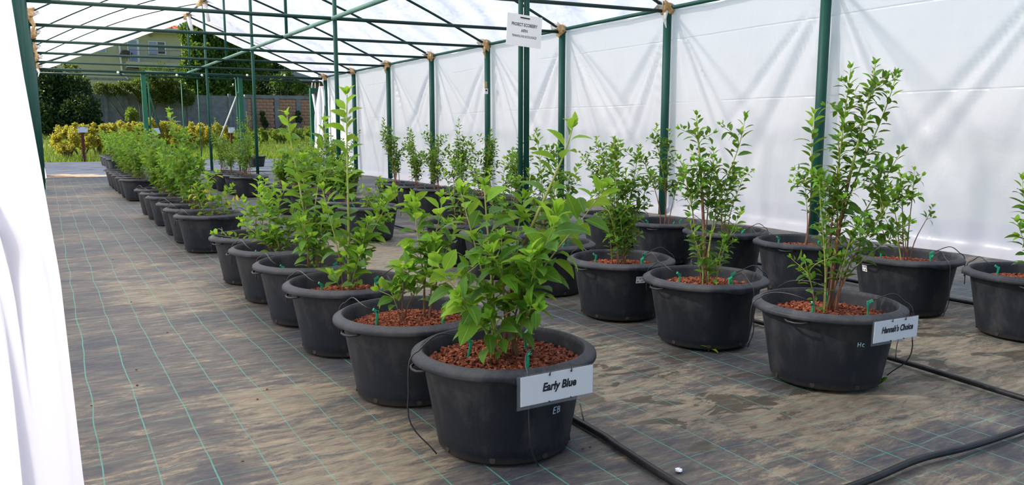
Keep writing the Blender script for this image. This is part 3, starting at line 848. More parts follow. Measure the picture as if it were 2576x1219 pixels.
# walkway row, broad leaves
bush(1, 0, cn(1, 0,
    (1440, 322, .12, .02, .02, {'wood': .45, 'r': .009, 's0': .22, 'bend': .10, 'sp': .030}), (1518, 474, .02, .03, .0, {'wood': .35, 's0': .25, 'bend': .14}), (1400, 540, -.14, .025, -.02, {'wood': .4, 'sc': 1.15, 'bend': .12, 's0': .3}),
    (1218, 470, .05, -.02, .02, {'wood': .1, 's0': .2, 'r': .007, 'sp': .030}), (1160, 486, -.04, -.03, .0, {'wood': .0, 's0': .15, 'sp': .030}), (1320, 500, .12, .01, .03, {'wood': .5, 's0': .4}), (1098, 660, -.05, -.05, -.01, {'wood': .0, 's0': .35, 'bend': .15}),
    (1262, 600, -.10, -.01, -.02, {'wood': .6, 's0': .5, 'tw': 2, 'sc': .8}), (1350, 650, -.16, .03, -.03, {'wood': .5, 's0': .3, 'sc': 1.1}), (1165, 770, -.14, -.03, -.02, {'s0': .2}), (1335, 770, -.12, .04, -.02, {'s0': .25, 'sc': .7}), (1235, 800, -.12, 0, -.02, {'s0': .15, 'sc': .8})),
    'b', .076, .022, blabel(1, 0, 'large many-caned blueberry bush with broad leaves'), True, 11, twigs=0, tlen=.12, spread=1.15, tf=1, ta=.6)
bush(1, 1, cn(1, 1, (1020, 650, -.05, -.05, -.02, {'wood': .6, 's0': .45, 'sc': .8}), (1075, 690, -.02, -.04, .0, {'wood': .55, 's0': .5, 'sc': .75}), (985, 735, -.05, -.05, -.02, {'wood': .5, 's0': .5, 'sc': .7}),
    (1112, 495, .08, .07, .02, {'s0': .25, 'wood': .4}), (1045, 520, .05, .06, .02, {'s0': .4, 'wood': .4}), (1150, 560, .12, .09, .03, {'s0': .2}), (1095, 610, .0, .07, -.01, {'s0': .2})),
    'b', .066, .021, blabel(1, 1, 'bush with a low bright sprout beside taller canes'), True, 12, twigs=1, young=.2)
bush(1, 2, cn(1, 2, (873, 238, .02, .0, .0, {'wood': .0, 'r': .008, 'sc': 1.15, 'sp': .03}), (988, 478, .12, .05, .02, {'wood': .5, 'tw': 4}), (812, 478, .0, -.02, .01, {'s0': .3}), (925, 560, -.02, .03, .0, {'tw': 2}), (838, 690, -.1, -.04, -.02, {'s0': .3}), (905, 640, -.1, .01, -.02)),
    'b', .070, .022, blabel(1, 2, 'very tall single green cane bush with large leaves'), True, 13, tlen=.13)
bush(1, 3, cn(1, 3, (722, 290, .0, -.01, .0, {'r': .008, 'sp': .024}), (818, 305, .05, .03, .01, {'sp': .026}), (760, 400, .1, .0, .03), (815, 520, -.05, .03, -.02, {'tw': 3}), (760, 560, -.1, -.01, -.02, {'tw': 3}), (840, 560, .1, .05, .02, {'tw': 2})),
    'b', .068, .022, blabel(1, 3, 'tall leafy blueberry bush with two upright canes'), True, 14, tlen=.12)
bush(1, 4, cn(1, 4, (655, 478, .0, -.02, .0, {'tw': 3}), (700, 500, .05, .0, .02, {'tw': 3}), (745, 520, .1, .03, .01, {'tw': 3}), (615, 560, -.05, -.04, -.01, {'tw': 2}), (690, 580, -.1, .0, -.03, {'tw': 2})),
    'b', .060, .021, blabel(1, 4, 'low bushy bright green blueberry bush'), True, 15, tlen=.13, young=.2)
bush(1, 5, cn(1, 5, (652, 452, .0, .0, .0, {'tw': 2}), (690, 470, .05, .03, .01, {'tw': 2}), (540, 588, -.18, -.06, -.02, {'bend': .25}), (615, 510, -.05, -.03, 0, {'tw': 2})),
    'b', .056, .023, blabel(1, 5, 'short bush with a branch drooping over the rim'), True, 16, tlen=.12, young=.35)
bush(1, 6, cn(1, 6, (520, 440, .0, .0, .0, {'tw': 2}), (585, 470, .05, .04, .0, {'tw': 2}), (608, 500, -.05, .06, -.02), (490, 470, .0, -.05, 0, {'tw': 1})),
    'b', .062, .024, blabel(1, 6, 'sparse low bush with yellowing leaves'), True, 17, tlen=.12, yellow=.10)
bush(1, 7, cn(1, 7, (425, 280, .0, -.02, .0, {'tw': 3}), (468, 330, .05, .02, .02, {'tw': 3}), (400, 380, -.05, -.04, 0, {'tw': 3}), (500, 400, .05, .05, 0, {'tw': 3}), (450, 420, -.05, 0, -.03, {'tw': 3})),
    'b', .070, .022, blabel(1, 7, 'tall dense bush with glossy broad leaves'), True, 18, tlen=.17)
bush(1, 8, cn(1, 8, (455, 330, .0, -.02, .0, {'tw': 4}), (500, 390, .05, .02, .02, {'tw': 4}), (440, 400, -.05, -.04, 0, {'tw': 4})), 'b', .06, .024, blabel(1, 8, 'dense mid height bush'), False, 19, tlen=.16)

# middle row
bush(2, 0, cn(2, 0, (2202, 162, .0, .02, .0, {'wood': .5, 'r': .009, 's0': .30, 'tw': 3}), (2140, 172, .03, .0, .02, {'wood': .45, 's0': .34, 'tw': 3}), (2255, 186, .05, .03, .02, {'wood': .45, 'tw': 1, 's0': .5}),
    (2126, 296, .0, -.01, .0, {'wood': .4, 's0': .35, 'tw': 2}), (2062, 455, -.05, -.05, -.02, {'wood': .0, 's0': .12, 'bend': .03}), (2025, 655, -.1, -.10, -.02, {'s0': .15, 'tw': 1, 'sc': .8}), (2268, 378, .1, .03, .02, {'wood': .5, 's0': .5, 'tw': 2}),
    (2075, 440, .08, .02, .03, {'wood': .3, 'tw': 3, 's0': .4}), (2255, 480, -.05, .03, -.02, {'wood': .5, 'tw': 3, 's0': .4}), (2285, 560, .05, .04, .01, {'wood': .4, 'tw': 2, 's0': .45}), (2150, 560, -.12, .0, -.03, {'tw': 2, 's0': .3})),
    's', .042, .019, blabel(2, 0, 'tallest dark small-leaved bush on red-brown stems'), True, 31, tlen=.13, woody=.4, tf=1.9, ta=1)
bush(2, 1, cn(2, 1, (1752, 290, .0, .0, .0, {'wood': .65, 'r': .010, 's0': .42, 'tw': 6}), (1874, 296, .05, .03, .0, {'wood': .1, 's0': .48, 'sp': .026, 'sc': 1.25, 'tw': 1}), (1795, 380, .05, .01, .02, {'wood': .5, 's0': .5, 'tw': 4}),
    (1712, 400, -.03, -.01, 0, {'wood': .5, 's0': .5, 'tw': 3}), (1864, 530, -.08, .04, -.03, {'wood': 0, 's0': .2, 'bend': .02}), (1735, 545, -.1, -.05, -.03, {'wood': 0, 's0': .2}), (1845, 430, .08, .02, .02, {'tw': 3, 's0': .5}), (1820, 600, -.06, .03, -.03, {'tw': 1}), (1745, 600, -.1, -.02, -.03, {'tw': 1})),
    's', .043, .020, blabel(2, 1, 'bush with one thick red-brown trunk and forked top'), True, 32, tlen=.12, tf=1.7, ta=.6)
bush(2, 2, cn(2, 2, (1545, 352, .0, -.02, .0, {'tw': 5}), (1610, 370, .03, .02, .01, {'wood': .55, 'tw': 5}), (1505, 400, .05, -.04, .02, {'tw': 5}), (1575, 430, -.05, .01, -.02, {'tw': 5}), (1640, 440, .05, .04, .02, {'tw': 4}), (1525, 500, -.08, -.03, -.03, {'tw': 5}), (1560, 540, -.1, .0, -.03, {'tw': 4})),
    's', .040, .018, blabel(2, 2, 'rounded dense dark green bush'), True, 33, s0=.08, tlen=.12, tf=1.8, ta=1)
bush(2, 3, cn(2, 3, (1350, 330, .0, -.02, .0, {'tw': 3}), (1405, 365, .05, .02, .01, {'tw': 3}), (1455, 420, .0, .05, .02, {'tw': 3}), (1330, 430, .05, -.04, .02, {'tw': 3}), (1400, 470, -.05, .01, -.02, {'tw': 3})),
    's', .046, .02, blabel(2, 3, 'bushy green blueberry bush'), True, 34, tlen=.13, tf=1.8, ta=1)
bush(2, 4, cn(2, 4, (1270, 400, .0, .0, .0, {'tw': 4}), (1230, 430, .05, -.03, .02, {'tw': 4}), (1310, 450, .0, .04, 0, {'tw': 4}), (1265, 500, -.05, 0, -.03, {'tw': 4})), 's', .042, .02, blabel(2, 4, 'dark bushy blueberry bush'), True, 35, tlen=.13)
bush(2, 5, cn(2, 5, (1160, 395, .0, .0, .0, {'tw': 4}), (1120, 430, .05, -.03, .02, {'tw': 3}), (1205, 440, .0, .04, 0, {'tw': 3})), 's', .044, .021, blabel(2, 5, 'loose mid height bush'), True, 36, tlen=.13)
bush(2, 6, cn(2, 6, (968, 458, .0, .0, .0, {'tw': 2}), (1005, 480, .0, .04, 0, {'tw': 2}), (930, 480, .0, -.04, 0, {'tw': 2}), (985, 550, -.25, .03, -.05, {'bend': .3, 'tw': 2})), 'b', .058, .024, blabel(2, 6, 'sparse low bush leaning over the rim'), True, 37, tlen=.13)

# film-wall row
bush(3, 0, cn(3, 0, (2572, 452, .0, .0, .0, {'s0': .1}), (2560, 560, -.05, -.03, -.02, {}), (2610, 470, .05, .04, 0, {'tw': 2}), (2640, 420, 0, .05, 0, {'tw': 2})), 's', .058, .026, blabel(3, 0, 'thin upright bush'), True, 51)
bush(3, 1, cn(3, 1, (2262, 425, .0, .0, .0, {'wood': .7, 's0': .55, 'tw': 5}), (2300, 430, .03, .02, .0, {'wood': .6, 's0': .62, 'tw': 3}), (2345, 520, .0, .05, .0, {'wood': .75, 's0': .75, 'sc': .8}), (2212, 520, -.03, -.05, -.01, {'wood': 0, 's0': .25}), (2270, 540, .05, .02, 0, {'s0': .2, 'sc': .7}), (2235, 460, .05, 0, .02, {'wood': .5, 's0': .5, 'tw': 2})), 's', .044, .022, blabel(3, 1, 'thin twiggy bush with bare stems'), True, 52, tlen=.09, tf=1.4, ta=.6)
bush(3, 2, cn(3, 2, (2048, 288, .0, .05, .0, {'wood': .35, 's0': .30, 'sp': .030, 'sc': 1.5}), (2030, 440, .0, .03, 0, {'wood': .4, 's0': .4, 'tw': 2})), 's', .052, .024, blabel(3, 2, 'lanky single cane bush with a red stem'), True, 53)
bush(3, 3, cn(3, 3, (1838, 440, .0, .0, .0, {'wood': .4, 's0': .35, 'tw': 3}), (1872, 430, .03, .03, .0, {'wood': .4, 's0': .4, 'tw': 2}), (1800, 430, .0, -.03, 0, {'tw': 2}), (1815, 520, 0, -.02, 0, {'tw': 1})), 's', .044, .022, blabel(3, 3, 'slender bush'), True, 54, tlen=.1)
bush(3, 4, cn(3, 4, (1652, 318, .0, .0, .0, {'wood': .4, 's0': .3, 'tw': 4}), (1685, 330, .05, .02, .0, {'wood': .4, 's0': .35, 'tw': 3}), (1612, 378, .0, -.03, 0, {'wood': .5, 's0': .4, 'tw': 3}), (1720, 420, .05, .04, 0, {'tw': 3, 's0': .4})), 's', .046, .022, blabel(3, 4, 'upright bush with bright shoot tips'), True, 55, tlen=.12, tf=1.6, ta=1)
bush(3, 5, cn(3, 5, (1500, 348, .0, -.02, .0, {'wood': .4, 's0': .3, 'tw': 4}), (1460, 385, .05, -.04, .0, {'wood': .4, 's0': .35, 'tw': 4}), (1545, 360, .0, .03, 0, {'wood': .4, 's0': .3, 'tw': 4}), (1520, 430, -.05, 0, -.02, {'tw': 3})), 's', .044, .021, blabel(3, 5, 'open bush with dark stems'), True, 56, tlen=.12, tf=1.5, ta=1)

# the rest of the rows: seen small, foliage joined
fr = random.Random(99)
looks = ['bushy', 'upright', 'slender', 'dense', 'spreading', 'leafy']
tops = {(3,6):(1310,340),(3,7):(1235,330),(3,8):(1155,303),(3,9):(1075,318),(3,10):(1035,330),(3,11):(965,300),(3,12):(905,330),(3,13):(880,350),(3,14):(850,340),(3,15):(830,350),(3,16):(650,350),
        (2,7):(870,400),(2,8):(840,390),(2,9):(800,370),(2,10):(770,375),(2,11):(735,380),(2,12):(620,285),(2,13):(600,330),(2,14):(560,340),(2,15):(540,300),
        (1,9):(430,370),(1,10):(385,330),(1,11):(360,345),(1,12):(355,310),(1,13):(340,320),(1,14):(330,335),(1,15):(318,318),(1,16):(305,335),(1,17):(298,325),(1,18):(280,330),(1,19):(268,325),(1,20):(258,330),(1,21):(250,325)}
for (r, i), (px, py) in tops.items():
    e = POTS[(r, i)].location; d = depth(e); sc = 1960 / d
    cl = []
    for q in range(7):
        a = fr.uniform(0, 6.28); w = fr.uniform(.08, .26) if r != 3 else fr.uniform(.05, .22)
        t = tip(r, i, px, py) ; hgt = t.z - MUL_Z
        tp = Vector((e.x + w * math.cos(a), e.y + w * math.sin(a), MUL_Z + hgt * (1.0 if q == 0 else fr.uniform(.5, .93))))
        if q == 0: tp = t
        cl.append((tp, (fr.uniform(-.05, .05), fr.uniform(-.05, .05)), {'tw': 4, 's0': .10 if r == 1 else .22}))
    kind = 'b' if (r == 1 or (r == 2 and i < 12)) else 's'
    bush(r, i, cl, kind, .060 if kind == 'b' else .048, .022 if e.y < 12 else .028, blabel(r, i, looks[(r * 5 + i * 7) % 6] + ' green blueberry bush'), False, 200 + r * 30 + i, tlen=.15)

# ------------------------------------------------------------------ cards on the pots, chalk marks
def card(name, X0, X1, Y, z0, z1, label, body, tw, tz, tilt=0.0, bold=.0013, sleeve=True):
    cx = (X0 + X1) / 2; cz = (z0 + z1) / 2; w = X1 - X0; h = z1 - z0
    e = tag(empty(name, (cx, Y, cz)), label, 'sign'); e.rotation_euler = (0, tilt, 0)
    mb = MB(); mb.box((-w/2, -.0006, -h/2), (w/2, .0006, h/2)); mb.build('card', M['paper'], e)
    if sleeve:
        mb = MB(); mb.box((-w/2 - .012, -.0016, -h/2 - .010), (w/2 + .003, -.0011, h/2 + .004)); mb.build('sleeve', M['sleeve'], e)
        mb = MB(); mb.box((-w/2 - .012, .0010, -h/2 - .010), (w/2 + .003, .0015, h/2 + .004)); mb.build('sleeve', M['sleeve'], e)
        for sx in (-.12 * w, .18 * w):
            mb = MB(); mb.tube([(sx, -.004, h/2 - .006), (sx + .001, -.005, h/2 + .002), (sx + .004, .004, h/2 + .008), (sx + .003, .012, h/2 + .014)], .0016, 6)
            mb.add(*blob((sx, -.004, h/2 - .005), .0028, sx * 9)); mb.build('wire_tie', M['wire'], e)
            mb = MB(); mb.add(*blob((sx, -.003, -h/2 + .001), .0024, sx * 5)); mb.build('wire_knot', M['wire'], e)
    text_part(body, w * tw, M['ink'], e, (0.02 * w, -.0017, h * tz), .22, bold, h * .42, 1.15)
    return e
card('variety_sign', 1.095, 1.345, 1.80, .236, .321, 'white card lettered Early Blue tied to the pot rim', 'Early Blue', .47, .02)
card('variety_sign', 2.535, 2.80, 1.70, .238, .317, "white card lettered Hannah's Choice tied to the pot rim", "Hannah's Choice", .72, .04, .03)

def chalk(strokes, r, i, ang0, z0, sc, nm):
    e = POTS[(r, i)]
    mb = MB()
    for st in strokes:
        pts = []
        for (x, z) in st:
            zz = z0 + z * sc; rad = .222 + (.258 - .222) * (zz - .06) / .208 + .0012
            a = ang0 + (x * sc) / rad
            pts.append((rad * math.cos(a), rad * math.sin(a), zz))
        mb.tube(pts, .0016, 5)
    o = mb.build(nm, M['chalk'], e, True)
    o.rotation_euler.z = -e.rotation_euler.z
def cyl_hit(r, i, px, py):
    e = POTS[(r, i)].location; v = ray(px, py); best = None
    t = .5
    while t < 6:
        p = EYE + v * (t / F); rad = .222 + .173 * (p.z - .06)
        if math.hypot(p.x - e.x, p.y - e.y) < rad: return math.atan2(p.y - e.y, p.x - e.x), p.z
        t += .002
    return math.radians(-90), .2
a, z = cyl_hit(1, 0, 1390, 1040)
chalk([[(.55,1),(.08,1),(0,0),(.5,.02)], [(.05,.52),(.42,.55)], [(.8,0),(.84,1),(1.2,.9),(1.22,.65),(.85,.52),(1.25,.45),(1.3,.15),(.8,0)]], 1, 0, a, z, .021, 'chalk_letters')
a, z = cyl_hit(2, 0, 2157, 872)
chalk([[(0,0),(0,1)], [(0,.5),(.6,.5)], [(.6,0),(.6,1)], [(1.5,.6),(1.2,.68),(1.0,.4),(1.1,.05),(1.5,.02)]], 2, 0, a, z, .018, 'chalk_letters')

# supplier stickers on two pots
def sticker(r, i, px, py, w, h, label_col=True):
    a, z = cyl_hit(r, i, px, py); e = POTS[(r, i)]
    rad = .222 + .173 * (z - .06) + .0015
    o = MB(); o.box((0, -w/2, -h/2), (.0008, w/2, h/2)); st = o.build('sticker', M['paper'], e)
    st.rotation_euler = (0, -.17 * -1, a - e.rotation_euler.z)
    aa = a - e.rotation_euler.z
    st.location = (rad * math.cos(aa), rad * math.sin(aa), z)
    st['label'] = 'small white printed sticker'
    mb = MB()
    for k in range(9): mb.box((.0009, .002 + k * w * .036, -h * .36), (.0013, .002 + k * w * .036 + w * .018, -h * .14))
    for k in range(3): mb.box((.0009, .0, h * (.30 - .12 * k)), (.0013, w * .36, h * (.34 - .12 * k)))
    for k in range(10):
        t0 = math.radians(30 + k * 28); c = Vector((.0011, -w * .30, h * .2))
        mb.box(c + Vector((-.0002, math.cos(t0) * w * .09 - .001, math.sin(t0) * w * .09 - .001)), c + Vector((.0003, math.cos(t0) * w * .09 + .001, math.sin(t0) * w * .09 + .001)))
    mb.box((.0009, -w * .42, -h * .36), (.0013, -w * .20, -h * .16)); mb.box((.0009, -w * .12, h * .06), (.0013, -w * .02, h * .32))
    mb.build('print', M['rail'], st)
sticker(2, 2, 1611, 703, .052, .036)
sticker(3, 1, 2176, 674, .040, .036)

# notice on the ridge post
e = tag(empty('project_notice', (3.08, 5.02, 1.742)), 'white paper notice reading PROIECT ECOBEERY clipped to the double post', 'sign')
e.rotation_euler = (0, .06, 0)
mb = MB(); mb.box((-.15, -.0008, -.113), (.15, .0008, .113)); mb.build('paper', M['paper'], e)
mb = MB(); mb.tube([(-.04, -.004, .092), (.04, -.004, .090)], .004, 6); mb.build('clip_wire', M['wire'], e)
text_part('PROIECT ECOBEERY', .222, M['ink'], e, (0, -.0015, .040), 0, .0011, .05, 1.3)
text_part('AFIN', .056, M['ink'], e, (0, -.0015, -.002), 0, .0008, .05, 1.2)
text_part('TEHNOLOGII ECOLOGICE', .212, M['ink'], e, (0, -.0015, -.042), .2, .0008, .05, 1.25)

# data logger on a wall post
p = atY(1243, 230, FY[5] - .06)
e = tag(empty('data_logger', (XR - .06, FY[5] - .055, p.z)), 'small white data logger hung on a wall post', 'logger')
mb = MB(); mb.box((-.035, -.016, -.045), (.030, .0, .045)); mb.build('case', M['plastic_white'], e)
mb = MB(); mb.box((-.018, -.018, .002), (.016, -.0155, .026)); mb.build('display', M['ink'], e)
mb = MB(); mb.box((-.02, -.012, .045), (.016, -.004, .16)); mb.build('hanger', M['tape'], e)

# ------------------------------------------------------------------ hoses on the ground
def hose(pts, label, rad=.011, loops=()):
    ps = []
    q = [Vector(p) for p in pts]; q = [q[0] * 2 - q[1]] + q + [q[-1] * 2 - q[-2]]
    for k in range(1, len(q) - 2):
        for t in range(8):
            t /= 8; a, b, c, d = q[k-1], q[k], q[k+1], q[k+2]
            ps.append(.5 * ((2*b) + (c - a) * t + (2*a - 5*b + 4*c - d) * t*t + (3*b - a - 3*c + d) * t**3))
    ps.append(q[-2]); o = ps[0].copy(); o.z = 0
    e = tag(empty('irrigation_hose', o), label, 'hose')
    mb = MB(); mb.tube([p - o for p in ps], rad, 8); mb.build('pipe', M['hose'], e, True)
    for lp in loops:
        mb = MB(); mb.tube([Vector(p) - o for p in lp], .0023, 6); mb.build('branch_tube', M['tube'], e, True)
    return e
def G(px, py, z=.013): 
    p = gnd(px, py); p.z = z; return p
a = G(1462, 1072)
hose([(1.53, 12.0, .013), (1.535, 6.0, .013), (1.525, 3.2, .013), a, G(1560, 1135), G(1690, 1219), (1.47, 1.2, .013), (1.50, .6, .013)], 'black hose running along the ground beside the Early Blue row', .012,
     [[G(1470, 1078, .02), G(1463, 1062, .04), G(1459, 1050, .05)]])
hose([(3.16, 10, .013), (3.17, 4.0, .013), (3.16, 2.6, .013), G(2250, 910), G(2420, 962), G(2576, 1010), (3.08, 1.1, .013)], "black hose running past the Hannah's Choice pot", .012,
     [bez(G(2253, 915, .02), G(2248, 905, .07), G(2262, 895, .12), G(2268, 900, .10), 8)])
hose([(4.60, 10, .013), (4.61, 4.0, .013), G(2390, 757), G(2460, 770), (4.60, 1.2, .013)], 'black hose lying along the film wall row', .012)
hose([(1.62, 1.31, .013), G(2180, 1219), G(2310, 1165), G(2440, 1132), G(2576, 1087), (3.4, 1.27, .013)], 'black hose lying crosswise on the open floor', .0105)
# ------------------------------------------------------------------ small things on the floor
def weed(p, h, n, label, seed):
    g = random.Random(seed); e = tag(empty('weed', p), label, 'weed')
    for k in range(n):
        a = g.uniform(0, 6.28); d = Vector((math.cos(a), math.sin(a), g.uniform(.3, 1.6)))
        b = Vector((math.cos(a), math.sin(a), 0)) * .004
        o = bpy.data.objects.new('leaf', LM[('s', 1 if k % 2 else 0)][k % 4]); C.objects.link(o); o.parent = e
        o.rotation_mode = 'QUATERNION'; o.rotation_quaternion = leaf_quat(d, Vector((0, 0, 1)), g.uniform(-.4, .4)); s = h * g.uniform(.6, 1.1); o.scale = (s, s, s); o.location = b + Vector((0, 0, .004))
    mb = MB(); mb.tube([(0, 0, -.004), (0, 0, h * .4)], [.0015, .0008], 5); mb.build('stem', M['stem'], e)
weed(G(1783, 880, 0), .055, 6, 'small bright green weed beside the forked bush pot', 1)
weed(G(2212, 968, 0), .060, 9, "green weed tuft at the foot of the Hannah's Choice pot", 2)
weed(G(2146, 980, 0), .022, 4, "tiny seedling in front of the Hannah's Choice pot", 3)
sc_ = MB(); sc_.add(*blob((0, 0, .005), .010, 3.3, (1, 1, .5), amp=.8)); o = sc_.build('paper_scrap', M['paper']); o.location = G(1707, 1185, 0); tag(o, 'tiny white paper scrap on the dark ground cover', 'scrap')
cr = random.Random(3)
for k, (px, py) in enumerate([(421, 837), (343, 931), (1010, 950), (672, 980), (648, 1005), (345, 970), (560, 1188), (610, 1162), (1466, 1130), (1484, 1126), (230, 1022), (330, 760), (284, 653)]):
    mb = MB(); mb.add(*blob((0, 0, .003), .0034, k * 2.2, (1.5, .8, .7), 5, 7, .6)); o = mb.build('bark_crumb', M['soil']); o.location = G(px, py, 0)
    tag(o, 'dark crumb of bark lying on the ground cover', 'crumb', 'bark crumbs on the floor')
# dry grass outside, showing through the film
for k, (px, pts_) in enumerate([(1860, [(1855, 560), (1868, 480), (1885, 420), (1900, 388), (1916, 384)]), (1950, [(1938, 565), (1935, 530), (1950, 514), (1975, 512)])]):
    v = [EYE + ray(x, y) * ((XR + .22) / ray(x, y).x) for x, y in pts_]
    b = v[0].copy(); b.z = 0; e = tag(empty('dry_grass_stalk', b), ['tall dry grass stalk showing through the film wall', 'short curled dry grass stalk showing through the film wall'][k], 'grass')
    mb = MB(); mb.tube([Vector((0, 0, 0))] + [q - b for q in v], .006, 5); mb.build('stalk', M['dry'], e)
    mb = MB(); mb.tube([v[-2] - b, v[-1] - b, v[-1] - b + Vector((0, -.05, -.04))], [.006, .02, .003], 6); mb.build('seed_head', M['dry'], e)

# ------------------------------------------------------------------ beyond the tunnel
# simple leaf for distant crowns
def cloud(name, clumps, n, size, m, parent, seed, up=.3, aspect=.55, shell=.55):
    g = np.random.default_rng(seed)
    w = np.array([c[1] ** 2 for c in clumps]); w = w / w.sum()
    idx = g.choice(len(clumps), n, p=w)
    cen = np.array([c[0] for c in clumps], float)[idx]; rad = np.array([c[1] for c in clumps])[idx]; sq = np.array([(c[2] if len(c) > 2 else (1,1,1)) for c in clumps], float)[idx]
    d = g.normal(size=(n, 3)); d /= np.linalg.norm(d, axis=1)[:, None]
    r = rad * (shell + (1 - shell) * g.random(n)) ** .8
    lump = np.array([1 + .25 * noise.noise(Vector(x * 2.3)) for x in d + idx[:, None]])
    P = cen + d * (r * lump)[:, None] * sq
    t = d * .6 + g.normal(size=(n, 3)) * .7 + [0, 0, up]; t /= np.linalg.norm(t, axis=1)[:, None]
    a = g.normal(size=(n, 3)); b = np.cross(t, a); b /= np.linalg.norm(b, axis=1)[:, None]
    nn = np.cross(t, b)
    s = (size * (.6 + .8 * g.random(n)))[:, None]
    V = np.stack([P - t * s * .5, P + b * s * aspect * .5 + nn * s * .08, P + t * s * .5, P - b * s * aspect * .5 + nn * s * .08], 1).reshape(-1, 3)
    me = bpy.data.meshes.new(name); k = np.arange(n) * 4
    F4 = np.stack([k, k + 1, k + 2, k + 3], 1)
    me.from_pydata(V.tolist(), [], F4.tolist())
    at = me.attributes.new('rnd', 'FLOAT', 'POINT'); at.data.foreach_set('value', np.repeat(g.random(n), 4).astype(np.float32))
    me.materials.append(m); me.update(); o = link(name, me, parent)
    o['kind'] = 'stuff'; return o

def W(px, py, Y): return atY(px, py, Y)
# house
HY = 80.0
h0 = W(330, 330, HY)
house = tag(empty('house', (h0.x, HY, 1.0)), 'pale yellow two storey house with balcony behind the garden wall', 'house')
def hp(px, py): 
    return W(px, 140, HY).x - h0.x, W(px, py, HY).z - 1.0
def hbox(name, a, b, y0, y1, m, parent=house):
    x0, z1 = hp(*a); x1, z0 = hp(*b); mb = MB(); mb.box((x0, y0, z0), (x1, y1, z1)); return mb.build(name, M[m], parent)
def hband(name, pa, pb, ya, yb, y0, y1, m):
    mb = MB(); mb.box((hp(pa, 140)[0], y0, hp(457, yb)[1]), (hp(pb, 140)[0], y1, hp(457, ya)[1])); return mb.build(name, M[m], house)
hband('wall', 90, 457, 86, 345, 0, 8, 'plaster')
hband('eave', 60, 461, 76, 87, -.9, 8.6, 'white_paint')
x0 = hp(60, 140)[0]; x1 = hp(461, 140)[0]; z0 = hp(457, 76)[1]
rmb = MB(); rmb.add([(x0, -.9, z0), (x1, -.9, z0), (x1, 8.6, z0), (x0, 8.6, z0), (x0 + 3, 3.7, z0 + 1.9), (x1 - 3.2, 3.7, z0 + 1.9)], [(0, 1, 5, 4), (1, 2, 5), (2, 3, 4, 5), (3, 0, 4), (0, 3, 2, 1)])
rf = rmb.build('roof', M['roof_tile'], house)
for k in range(16):
    a = Vector((x0 + 3 + (x1 - x0 - 6.2) * k / 15, 3.7, z0 + 1.92)); b = Vector((x0 + .3 + (x1 - x0 - .5) * k / 15, -1.1, z0 + .05))
    mb = MB(); mb.tube([a, b], .10, 6); mb.build('ridge_tile', M['roof_tile'], rf)
d1 = hbox('door', (321, 98), (351, 157), -.12, .02, 'white_paint'); hbox('pane', (324, 101), (345, 156), -.16, -.10, 'blue_shutter', d1)
w1 = hbox('window', (374, 103), (418, 138), -.12, .02, 'white_paint'); hbox('shutter', (376, 105), (395, 137), -.17, -.11, 'blue_shutter', w1); hbox('pane', (398, 106), (415, 136), -.15, -.10, 'dark_glass', w1)
w2 = hbox('window', (238, 110), (268, 133), -.12, .02, 'white_paint'); hbox('shutter', (240, 112), (266, 132), -.16, -.10, 'blue_shutter', w2)
hbox('balcony', (314, 157), (461, 177), -1.4, 0, 'plaster'); hbox('balcony_slab', (312, 176), (463, 180), -1.5, 0, 'concrete')
rl = MB()
for (py) in (129, 143):
    a = hp(322, py); b = hp(458, py + 2); rl.tube([(a[0], -1.3, a[1]), (b[0], -1.3, b[1])], .045, 6)
rail = rl.build('railing', M['rail'], house)
for px in (325, 357, 391, 421, 455):
    a = hp(px, 129); b = hp(px, 158); mb = MB(); mb.tube([(a[0], -1.3, a[1]), (b[0], -1.3, b[1])], .04, 6); mb.build('baluster', M['rail'], house)
a = hp(294, 98); b = hp(302, 118); c_ = hp(304, 182); d_ = hp(318, 200)
mb = MB(); mb.tube([(a[0], -.1, a[1]), (b[0], -.12, b[1]), (c_[0], -.12, c_[1]), (d_[0], -.12, d_[1])], .09, 8); mb.build('downpipe', M['white_paint'], house, True)
a = hp(316, 137); mb = MB(); mb.add(*blob((a[0], -.5, a[1]), .40, 4, (1.3, .8, .85), amp=.4)); o = mb.build('wicker_basket', M['bark'], house)
a = hp(382, 90); mb = MB(); mb.add(*blob((a[0], -.15, a[1]), .14, 2, (1, .6, .8), amp=.1)); mb.build('wall_lamp', M['rail'], house, True)
hband('plinth', 90, 457, 202, 207, -.05, 0, 'concrete')

# grey building on the right of the tree
n0 = W(770, 330, 78)
nb = tag(empty('grey_building', (n0.x, 78, 1.0)), 'low grey building with a broad flat roof slab behind the brick wall', 'building')
def nbox(name, a, b, y0, y1, m):
    p = W(a[0], a[1], 78); q = W(b[0], b[1], 78); mb = MB(); mb.box((p.x - n0.x, y0, q.z - 1), (q.x - n0.x, y1, p.z - 1)); return mb.build(name, M[m], nb)
nbox('roof_slab', (690, 168), (830, 208), -1.5, 9, 'grey_slab'); nbox('wall', (700, 206), (825, 345), 0, 8, 'dark_wall'); nbox('upper_wall', (735, 140), (800, 170), 1, 7, 'grey_slab')
wn_ = nbox('window', (758, 214), (790, 240), -.1, .02, 'dark_glass')

